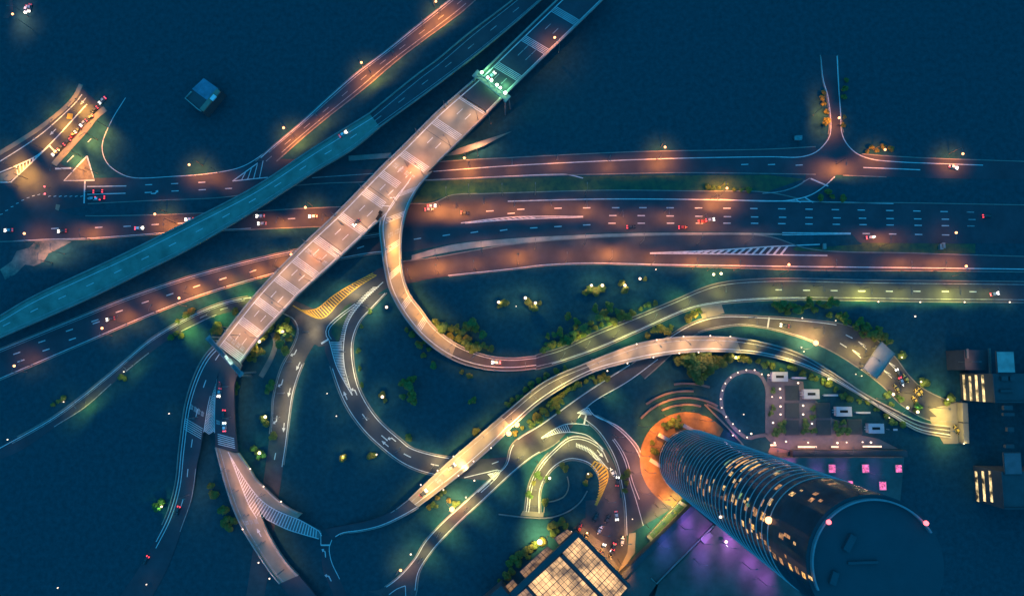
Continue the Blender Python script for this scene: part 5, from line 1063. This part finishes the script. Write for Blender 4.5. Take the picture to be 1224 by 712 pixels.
# plaza podium
PZ = 5.0
M_plaza = mat('plaza_paving', (.11, .09, .085), .85, .04, var=.22, scale=.14)
pl = empty('podium', (0, 0, 0)); tag(pl, 'raised plaza podium washed in purple light below the round tower', 'podium')
def slab(pts, z0, z1, m_, name, parent): mb = MB(); mb.prism([P(x, y, z1).to_tuple()[:2] for x, y in pts], z0, z1); return mb.build(name, m_, parent)
slab([(748, 690), (829, 606), (852, 626), (786, 696), (775, 712), (735, 712)], 0, PZ, M_plaza, 'purple_terrace', pl)
slab([(787, 697), (850, 634), (870, 610), (960, 712), (775, 740)], 0, PZ-1, M_plaza, 'lower_plaza', pl)
m = MB(); pxwall(m, [(778, 690), (784.5, 696.5), (853, 627)], .5, PZ, 1.0, False); m.build('parapet', M_parapet, pl)
m = MB(); m.bar(P(726, 704, 3), P(829, 603, 3), 2.6, 6); m.build('dark_wall', M_dark, pl)
m = MB(); m.box(P(844.5, 642, PZ), (6, 2.4, 1.0), R_(38)); m.box(P(841, 645.5, PZ+.4), (2, 2.6, 1.2), R_(38)); tag(m.build('stone_bench', M_pave), 'pale stone bench on the purple plaza', 'bench')
lamp('globe', 'wh', (.8, .7, 1), 868, 647, (1, 0), PZ-1, 1500, 'white globe lamp alone on the purple plaza', 'plaza lamps', 'park lamp')
for i, (x, y, p, c) in enumerate(((826, 632, 1500, (.42, .16, 1)), (800, 655, 700, (.16, .16, 1)), (850, 650, 1500, (.55, .16, .9)), (880, 655, 2200, (.5, .14, .9)), (905, 680, 1500, (.5, .14, .9)), (845, 675, 700, (.2, .14, .9)), (925, 700, 1200, (.5, .14, .9)))):
    o = lamp('cut', 'wh', c, x, y, (1, 0), PZ-1, p*2.5, f'slim plaza lamp casting purple light, {ORD[i]} of the plaza lamps', 'purple plaza lamps')
# planting strip on the podium wall
m = MB(); q = [P(x, y, 1.6) for x, y in ((773, 641), (813, 598), (822, 603), (778, 647))]; m.prism([v.to_tuple()[:2] for v in q], 0, 1.6)
ps = m.build('planter_wall', M_conc); tag(ps, 'long lit planter beside the purple podium', 'planter')
m = MB(); q = [P(x, y, 1.7).lerp(P(796, 622, 1.7), .14) for x, y in ((773, 641), (813, 598), (822, 603), (778, 647))]; m.quad(*q[::-1]); m.build('planting_bed', M_grass, ps)
for i, (x, y) in enumerate(((782, 637), (793, 625), (804, 613), (813, 603))): lamp('cut', 'ye', (1, .8, .2), x, y, (1, 1), 0, 2200, f'flat headed yellow lamp, {ORD[i]} along the lit planter', 'planter lamps')
clump([(780, 639), (787, 633), (794, 625), (800, 618), (806, 611), (812, 606)], 'olive', 'in the long lit planter', 'bushes in the planter', (4, 5, 3), .5)
# purple roof with pink skylights
pk = empty('pavilion', (0, 0, 0)); tag(pk, 'low pavilion with a purple lit roof and pink skylights below the terrace', 'pavilion')
slab([(925, 547), (1081, 546.5), (1076, 600), (1000, 600)], 0, 7, M_plaza, 'roof', pk)
for x, y, s in ((994, 559.5, 1), (1034, 559.5, 1), (1073.5, 559.5, .9), (1016, 577.5, .7), (1054.5, 580, 1)):
    c = P(x, y, 7); m = MB(); m.box(c+Vector((0, 0, .3)), (3.7*s, 4.2*s, .6)); f_ = m.build('skylight', M_parapet, pk); m = MB(); m.box(c+Vector((0, 0, .62)), (3.1*s, 3.7*s, .08)); m.build('pane', E_pink, f_)
for i, (x, y, p, c) in enumerate(((950, 556, 1500, (.7, .2, .9)), (985, 569, 1100, (.4, .18, 1)), (1015, 562, 700, (.45, .2, 1)), (1055, 567, 500, (.3, .15, 1)))): lamp('cut', 'wh', c, x, y, (1, 0), 4, p, f'slim lamp tinting the pavilion roof, {ORD[i]} from the tower', 'pavilion roof lamps')

# ------------------------------------------------------------------ terrace garden
M_ter = mat('terrace_paving', (.15, .125, .12), .9, .03, var=.15, scale=.3)
def pxarea(name, pts, m_, z, kind='structure'): return area(name, pts, m_, z)
pxarea('terrace_paving', [(917, 447), (960, 456), (962, 475), (975, 478), (995, 500), (1018, 508), (1030, 520), (1050, 524), (1074, 536), (946, 538), (925, 533), (915, 522)], M_ter, .06)
m = MB(); pxwall(m, [(917, 519), (916.5, 490), (916, 462), (907, 447), (892, 443.5), (876, 449), (866, 460), (862, 476), (864, 492), (873, 506), (893, 523), (905, 521), (917, 519)], 1.7, 0, .25)
o = m.build('footpath', M_ter); o['kind'] = 'structure'
for i, (x, y) in enumerate(((892, 442), (902, 442), (910.7, 447), (882, 445), (873.4, 450.8), (867, 458), (863.6, 466.5), (861.5, 476.6), (862.7, 487), (868, 498), (876, 506.4), (884, 514.5), (893, 522.4))):
    lamp('small', 'wh', (.8, .55, .9), x, y, (1, 0), 0, 160, f'short globe lamp on the teardrop path, {ORD[i]} counted around it', 'teardrop path lamps', 'path lamp')
for i, (x, y) in enumerate(((932.4, 464.6), (933, 475), (933, 485.4), (933, 495), (923, 474), (924, 505), (960, 484.5), (960, 495), (970.6, 506), (954, 457.5), (918.5, 448), (926, 529), (939.6, 527.4), (966, 528.6), (1012, 528.4), (1041, 528.4), (1001, 529), (1031, 528), (898, 518))):
    lamp('globe', 'wh', (1, .5, .36), x, y, (1, 0), 0, 480, f'globe lamp on the planter terrace, {ORD[i]} from the teardrop path', 'terrace globe lamps', 'garden lamp')
M_pl = mat('planter_soil', (.045, .06, .058), .95, 0, var=.1, scale=.5)
for i, (x, y) in enumerate(((946.7, 469.4), (946.7, 490.4), (946.7, 510.7), (983.7, 490.4), (984.5, 510.7), (1021.5, 510))):
    c = P(x, y, .3); pb = MB(); pb.box(c, (7.0, 7.4, .6)); b_ = pb.build('planter', M_dark); tag(b_, f'square dark planter on the terrace, {ORD[i]} column by column from the teardrop', 'planter', 'square planters')
    pb = MB(); pb.box(c+Vector((0, 0, .32)), (6.3, 6.7, .1)); pb.build('planting_bed', M_pl, b_)
for i, (x, y) in enumerate(((923, 466), (923, 487), (922, 495), (934, 505), (925, 516), (934, 516), (971, 487), (961, 505), (963, 516), (973, 516), (998, 506), (1008, 506), (1000, 516), (1010, 516), (971, 497))):
    clump([(x, y)], 'clipped dark', f'on the terrace, number {i+1} row by row'.replace(f'number {i+1}', ORD[i]), 'clipped terrace bushes', (4,), .72)
M_kio = mat('kiosk_frame', (.36, .35, .37), .6, .1, var=.08, scale=.5)
for i, (x, y) in enumerate(((932.5, 450), (970.3, 470.7), (1009, 491.5), (1047.5, 511.8))):
    c = P(x, y, 3.2); k_ = empty('kiosk', (c.x, c.y, 0)); tag(k_, f'pale rectangular kiosk with a dark slot, {ORD[i]} from the north west', 'kiosk', 'pale kiosks')
    m = MB(); m.prism([(-3.6, -2.2), (3.6, -2.2), (3.6, 2.2), (-3.6, 2.2)], 0, 2.9); m.build('wall', M_kio, k_)
    m = MB()
    for bx in ((0, 1.5, 7.6, 1.7), (0, -1.5, 7.6, 1.7), (-2.9, 0, 1.8, 1.29), (2.9, 0, 1.8, 1.29)): m.box((bx[0], bx[1], 3.05), (bx[2], bx[3], .3))
    m.build('roof', M_kio, k_); m = MB(); m.box((0, 0, 2.93), (3.9, 1.25, .04)); m.build('slot', M_tyre, k_)
    m = MB(); m.box((9.5, -.6, 2.6), (7.0 if i < 3 else 2, .9, .25)); m.box((6.5, -.6, 1.3), (.25, .25, 2.6)); m.build('pergola_beam', M_kio, k_); m = MB(); m.box((-4.6, .7, 2.6), (1.9, .3, .2)); m.box((-4.6, -.5, 2.6), (1.9, .3, .2)); m.build('bracket', M_kio, k_)
E_strip = emit('strip_light', (1, .62, .42), 2.0, .2, .5)
for i, (x, y, L_) in enumerate(((964.6, 533.7, 9.6), (997.4, 533.6, 3.8), (1042, 533.2, 9.6), (924, 531.5, 3.0))):
    c = P(x, y, .5); m = MB(); m.box(c, (L_, .9, .9)); b_ = m.build('light_bench', M_parapet); tag(b_, ('long glowing bench in the middle of the terrace edge', 'short glowing bench between two long ones', 'long glowing bench at the east end of the terrace edge', 'short glowing bench at the west end of the terrace edge')[i], 'bench', 'glowing benches'); m = MB(); m.box(c+Vector((0, 0, .47)), (L_*.95, .75, .08)); m.build('light_strip', E_strip, b_)
m = MB(); m.bar(P(946, 541.5, 2), P(1082, 541.5, 2), 3.0, 4); tag(m.build('retaining_wall', M_dark), 'dark straight wall between terrace and purple pavilion', 'wall')
for i, (x, y) in enumerate(((930, 538), (975, 535), (1020, 535))): lamp('cut', 'or', (1, .42, .25), x, y, (0, -1), 0, 1600, f'flat lamp lighting the terrace edge, {ORD[i]} from the west', 'terrace edge lamps')
pxarea('footpath', [(921, 533), (943, 538), (940, 549), (930, 547), (918, 541)], mat('red_paving', (.22, .13, .10), .85, .03, var=.1, scale=.4), .3)
m = MB(); pxwall(m, [(842, 483), (872, 513), (890, 534)], .7, 0, .7, False); tag(m.build('garden_wall', M_conc), 'thin straight pinkish wall beside the teardrop path', 'garden wall')
lamp('small', 'wh', (.75, .25, 1), 876, 520, (1, 0), 0, 500, 'purple tinted lamp on the thin garden wall', 'wall lamps', 'wall lamp')

# ------------------------------------------------------------------ glass roofed hall
HZ = 12.0; gh = empty('glass_hall', (0, 0, 0)); tag(gh, 'hall with glowing gridded glass roofs and dark ridge beams', 'hall')
E_roof = emit('glowing_glass_roof', (1, .56, .23), .78, .68, .2)
E_roof2 = emit('glowing_glass_canopy', (1, .52, .24), .26, .6, .3)
def gpanel(c4, nu, nv, em, z=HZ):
    A, B, C_, D = [P(x, y, z) for x, y in c4]; m = MB(); m.quad(A, B, C_, D)
    if ((B-A).cross(D-A)).z < 0: m.f[0] = m.f[0][::-1]
    g_ = m.build('glass_roof', em, gh); m = MB(); u = Vector((0, 0, .09))
    for i in range(nu+1): m.bar(A.lerp(B, i/nu)+u, D.lerp(C_, i/nu)+u, .15 if i % 3 else .3, .16)
    for j in range(nv+1): m.bar(A.lerp(D, j/nv)+u*2.9, B.lerp(C_, j/nv)+u*2.9, .15 if j % 4 else .3, .16)
    m.build('glazing_bar', M_dark, g_)
gpanel([(691.5, 641), (750, 702), (732, 722), (672, 660)], 13, 6, E_roof)
gpanel([(669, 664), (728, 725), (690, 765), (631, 699)], 13, 9, E_roof)
gpanel([(629, 702), (690, 768), (670, 790), (612, 716)], 12, 5, E_roof2)
gpanel([(662, 642.5), (678, 632), (684, 636), (668, 650.5)], 4, 2, E_roof2, 8)
gpanel([(621, 682.5), (654, 652), (661, 657.5), (628, 691)], 8, 2, E_roof2, 8)
gpanel([(599, 704), (613, 691.5), (618.6, 698), (605, 712)], 3, 2, E_roof2, 8)
m = MB(); m.bar(P(690.5, 637, HZ), P(606, 716, HZ), 2.8, 1.2); m.build('roof_beam', M_dark, gh); m = MB(); m.bar(P(671.5, 662.5, HZ-.1), P(735, 727, HZ-.1), 1.3, 1.2); m.build('roof_beam', M_dark, gh); m = MB(); m.bar(P(692.5, 638, HZ-.1), P(753.5, 701, HZ-.1), 1.3, 1.2); m.build('roof_beam', M_dark, gh); m = MB(); m.bar(P(629, 701, HZ-.2), P(672, 748, HZ-.2), .9, 1.0); m.build('roof_beam', M_dark, gh)
mb = MB(); mb.prism([P(x, y, HZ).to_tuple()[:2] for x, y in ((691, 639), (752, 702), (690, 768), (640, 716), (626, 701))], 0, HZ-.6); mb.build('wall', M_dark, gh)
m = MB(); m.box(P(595, 715, 9), (12, 9, 9), R_(40)); m.build('side_wing', M_dark, gh)
for x, y in ((722, 665), (738, 683), (706, 648)): lamp('cut', 'or', (1, .42, .10), x, y, (1, -1), 0, 2600, {722: 'middle', 738: 'lower', 706: 'upper'}[x]+' flat lamp along the pavement of the glass hall', 'hall pavement lamps')
for x, y in ((754, 650), (750, 675)): lamp('cut', 'or', (1, .42, .08), x, y, (1, 0), 0, 2600, {754: 'upper', 750: 'lower'}[x]+' flat lamp over the pavement east of the court', 'court pavement lamps')
for i, (x, y, p) in enumerate(((735, 600, 1100), (728, 640, 500), (720, 660, 900), (757, 540, 2600), (766, 566, 4600), (776, 590, 4600), (795, 607, 2500), (745, 522, 900))): lamp('cut', 'or', (1, .36, .2), x, y, (1, 0), 0, p, f'flat lamp over the street between ring and tower, {ORD[i]} of its row', 'tower street lamps')

# ------------------------------------------------------------------ buildings at the right edge
def block(label, fx0, fx1, y0, y1, h, slots, sk_col, sky_px, extra):
    b_ = empty('office_block', (0, 0, 0)); tag(b_, label, 'building'); A, B = P(fx0, y0, 0), P(fx0, y1, 0); xw = max(A.x, B.x); ya, yb = A.y, B.y
    m = MB(); m.prism([(xw, yb), (xw+60, yb), (xw+60, ya), (xw, ya)], 0, h); m.build('wall', M_dark, b_)
    m = MB(); wall_pts(m, [Vector((xw+.2, ya-.2, h)), Vector((xw+.2, yb+.2, h)), Vector((xw+59, yb+.2, h))], .5, 0, .9); m.build('parapet', M_dark, b_)
    for k, (z0, za, zb) in enumerate(slots):
        m = MB(); m.box((xw-.05, yb+(ya-yb)*(za+zb)/2, z0), (.12, abs(ya-yb)*abs(zb-za), 1.6)); m.build('lit_glass_band', emit(f'office_window_{k}', (1, .72, .32), .75, .95, .35) if k < 1 else bpy.data.materials['office_window_0'], b_)
    for (x, y, sx, sy) in sky_px:
        c = P(x, y, h+.4); m = MB(); m.box(c, (sx, sy, .8)); s_ = m.build('skylight', M_dark, b_); m = MB(); m.box(c+Vector((0, 0, .43)), (sx*.93, sy*.93, .08)); m.build('pane', sk_col, s_)
    for (x, y, sx, sy) in extra:
        c = P(x, y, h+.7); m = MB(); m.box(c, (sx, sy, 1.4)); m.build('roof_plant', M_dark, b_)
    return b_, xw, ya, yb
SKY_B = emit('blue_skylight', (.02, .32, .62), .30, .2, .3); SKY_D = emit('blue_skylight_dim', (.02, .14, .36), .15, .2, .3)
block('dark office block with four lit window bands and a bright blue skylight', 1147, 1187, 446, 478, 23, [(3, .02, .95), (7.6, .0, .9), (12.2, 0, .95), (16.8, 0, .95)], SKY_B, [(1201.5, 432.5, 8.2, 10)], [(1200, 452, 3, 2), (1209, 452, 2, 2), (1203, 467, 6, 1), (1204, 487, 4, 2), (1205, 495, 5, 1.4), (1207, 513, 3, 2)])
block('dark office block at lower right with three lit window bands and dim blue skylight', 1163, 1194, 556, 598, 19, [(2, .0, .85), (7, .06, .9), (12, .1, .95)], SKY_D, [(1210, 553.5, 8, 10)], [(1206, 533, 4, 1.6)])
m = MB(); c = P(1167, 430, 14); m.box(c+Vector((0, 0, -7)), (11, 9.5, 14)); tb = m.build('roof_terrace', mat('red_terrace', (.06, .06, .066), .9, .02, var=.1, scale=.3)); tag(tb, 'reddish flat annex beside the lit office block', 'annex')
m = MB(); m.bar(P(1182.5, 416, 15), P(1185, 480, 15), .9, .8); m.bar(P(1156, 416.5, 15), P(1156.5, 428, 15), .8, .8); m.build('parapet', M_pave, tb)
lamp('cut', 'or', (1, .45, .2), 1172, 432, (1, 0), 14, 1500, 'flat lamp on the reddish annex', 'annex lamps')
# small blue roofed building
sb = empty('flat_roof_building', (0, 0, 0)); tag(sb, 'small lone building with blue lit roof and pale side strip', 'building')
slab([(222, 117), (243, 93), (263, 107), (241, 134)], 0, 8, M_dark, 'wall', sb)
m = MB(); q = [P(x, y, 8.1) for x, y in ((243.5, 93.5), (261, 106), (250, 121.5), (238, 113), (229.5, 106.5))]; m.quad(*q); 
if ((q[1]-q[0]).cross(q[2]-q[0])).z < 0: m.f[0] = m.f[0][::-1]
m.build('roof', mat('blue_sheet_roof', (.10, .17, .22), .6, .1, var=.3, scale=.25), sb)
m = MB(); pxwall(m, [(229.5, 110), (222, 118), (237, 131), (241, 133.5)], .5, 8, .8, False); m.build('parapet', M_rail, sb)
m = MB(); m.bar(P(261.5, 108, 8.3), P(241, 132, 8.3), 2.4, .8); m.build('roof_ledge', M_conc, sb)
m = MB(); m.box(P(255, 117, 9), (3, 2, .8), R_(52)); m.build('roof_plant', M_white, sb)
m = MB(); m.box(P(954, 165, 1.5), (3.2, 1.8, 3)); hb_ = m.build('hut', M_steel); tag(hb_, 'tiny teal roofed hut in the dark north of the avenue', 'hut'); m = MB(); m.box(P(954, 165, 3.2), (3.6, 2.2, .3)); m.build('roof', mat('hut_roof', (.10, .2, .2), .6, .1, var=.3, scale=1), hb_)

# ------------------------------------------------------------------ far left junction
tl = ground_road('road', [(96, 104), (81, 125), (47, 153), (20, 174), (0, 186), (-20, 196)], [(125, 130), (108, 147), (88, 170), (64, 199), (40, 222), (20, 240)], kL=False, kR=False)
area('road', [(-20, 186), (0, 182), (60, 186), (76, 198), (110, 205), (110, 245), (66, 252), (0, 290), (-30, 290)], M_asphalt, .0125)
mm = tl.marks
pxline(mm, [(98, 113), (91, 122), (79, 134), (47.7, 161.5), (0, 192.8), (-15, 201)], .5, Z+.05); pxline(mm, [(104, 124.6), (58.5, 173.5), (44, 186), (0, 206), (-15, 211)], .6, Z+.055)
pxline(mm, [(58.5, 173.5), (64.4, 180)], .8, Z+.06, False); pxline(mm, [(58.5, 174.5), (16.7, 214), (13, 217.7), (0, 218)], .6, Z+.065, False); hatch(mm, [(54, 177.5), (44, 186), (15, 199)], [(53, 180), (38, 194), (18, 213)], 10, .6, Z+.07)
pxline(mm, [(66, 201.7), (85, 201)], .9, Z+.05, False); pxline(mm, [(80, 194), (88, 186)], .4, Z+.05, False); pxline(mm, [(105, 170), (109, 166)], .4, Z+.05, False)
tl.arrow(64, 159.7, .35, 'straight', 4.5); tl.arrow(100, 123.5, .35, 'straight', 4.5)
q = P(83.5, 139, Z+.05); tl.yel.quad(q+Vector((-1.7, -1.2, 0)), q+Vector((1.2, -1.7, 0)), q+Vector((1.7, 1.2, 0)), q+Vector((-1.2, 1.7, 0))); tl.finish(tl.o)
m = MB(); pxwall(m, [(97, 101), (92, 112), (81, 126), (47.7, 153), (20, 171), (0, 183), (-20, 194)], 2.3, 0, .2); tag(m.build('kerb', M_conc), kind='structure')
m = MB(); pxwall(m, [(126, 130), (116, 138), (102, 155), (84, 175), (64.5, 197)], 3.3, 0, .2); tag(m.build('median_kerb', M_conc), kind='structure')
area('gore_paving', [(0, 208), (30, 197), (40, 194), (16, 213), (12, 216), (0, 217)], M_conc, Z+.02)
area('traffic_island', [(104, 187), (109, 203), (112.5, 214.5), (77, 215.5)], mat('island_paving', (.13, .11, .09), .9, .02, var=.3, scale=.5), .155)
m = MB(); pxline(m, [(104, 186.5), (109, 203), (113, 215.5), (76.5, 216), (104, 186.5)], .7, .175, False); m.build('island_marking', M_paint)['kind'] = 'structure'
lamp_run('cut', 'or', (1, .44, .06), [(8, 190, 1, -1, 6000), (20, 202, 1, -1, 8000), (40, 165, 1, -1, 7000), (62, 143, 1, -1, 13000), (84, 122, 1, -1, 13000), (93, 122, 1, 1, 2000)], 0, 0, 'over the far left orange road', 'flat lamps of the far left road')
lamp('cut', 'or', (1, .44, .06), 8, 210, (1, -1), 0, 7000, 'added flat lamp brightening the paved gore at the far left edge', 'flat lamps of the far left road')  # extra lamp put in to turn the gore paving orange
lamp('cut', 'or', PK, 570, 171, (0, -1), 0, 4500, 'added flat lamp brightening the pale footpath wedge', 'added footpath lamps')  # lamp added because the wedge came out too dark
lamp_run('cut', 'or', (1, .38, .07), [(76, 184, -1, 1, 14000), (95, 163, -1, 1, 11000), (108, 148, -1, 1, 8000), (86, 205, 0, 1, 2500), (100, 207, 0, 1, 2500), (60, 203, 0, 1, 1800)], 0, 0, 'along the orange median at the far left', 'flat lamps of the far left median')
tl2 = MB()
for x, y in ((61, 225.5), (61, 234.5)):
    pass
for i, (x, y) in enumerate(((61, 226), (61.5, 234.5))):
    c = P(x, y, 0); s_ = empty('traffic_light', (c.x, c.y, 0)); tag(s_, ('upper', 'lower')[i]+' red traffic light at the far left junction', 'traffic light', 'traffic lights'); m = MB(); m.tube((0, 0, 0), (0, 0, 4), .1, .08, 6); m.build('pole', M_metal, s_); m = MB(); m.box((0, 0, 4.3), (.5, .5, 1.0)); m.build('signal_head', M_dark, s_); m = MB(); m.ball((0, 0, 4.9), .42, 8, 5); m.build('lens', E_red, s_)
area('pavement', [(67, 244), (72, 245), (70, 252), (66, 250)], M_conc, .16)
area('bare_ground', [(20, 300), (35, 296), (46, 285), (60, 283), (85, 289), (70, 297), (58, 303), (52, 313), (40, 318), (30, 316), (18, 328), (6, 334), (0, 322), (14, 312)], M_sand, .02)
lamp('cut', 'or', (1, .45, .22), 45, 303, (0, -1), 0, 4500, 'flat lamp above the pale bare ground at left', 'bare ground lamps'); lamp('cut', 'or', (1, .5, .3), 60, 292, (0, -1), 0, 2500, 'flat lamp at the kerb north of the pale bare ground', 'bare ground lamps')
# top left corner stub
ct = ground_road('road', [(2, -10), (5, 0), (7, 10), (3, 22)], [(16, -10), (14, 0), (16, 10), (10, 22)], M_asphalt_b, kL=False, kR=False)
lamp('glow', 'or', (1, .4, .2), 15, 17, (-1, -1), 0, 2500, 'glowing street lamp at the top left corner', 'corner lamps'); lamp('cut', 'or', (1, .4, .25), 9, 7, (-1, 0), 0, 3500, 'flat headed lamp at the top left corner', 'corner lamps')
# lit grass verge between the north road and the avenue
area('grass_verge', [(512, 214), (560, 215), (612, 213), (690, 211), (760, 210), (918, 209), (960, 214), (918, 229), (837, 227.5), (724, 226.5), (612, 229.5), (581, 230.5), (540, 232), (515, 241), (493, 242)], M_grass, .02)
for i, (x, y, p) in enumerate(((533, 224, 1500), (560, 221, 1500), (600, 220, 600), (640, 219, 500), (702, 219, 500), (868, 219, 1800))): lamp('cut', 'or', (1, .62, .10), x, y, (0, -1), 0, p, f'flat lamp over the grass verge of the avenue, {ORD[i]} from the long bridge', 'verge lamps')
# signal cabinets on the median
for i, (x, y) in enumerate(((984, 295), (1123, 295.5), (1125.5, 294))):
    c = P(x, y, .17); m = MB(); m.box(c+Vector((0, 0, .9)), (1.4, 2.6, 1.8)); b_ = m.build('cabinet', M_steel); tag(b_, ('green tinted steel cabinet on the median nose', 'steel cabinet beside the far right median lamp, left one', 'steel cabinet beside the far right median lamp, right one')[i], 'cabinet'); m = MB(); m.box(c+Vector((0, 0, 1.85)), (1.6, 2.8, .12)); m.build('lid', M_rail, b_)
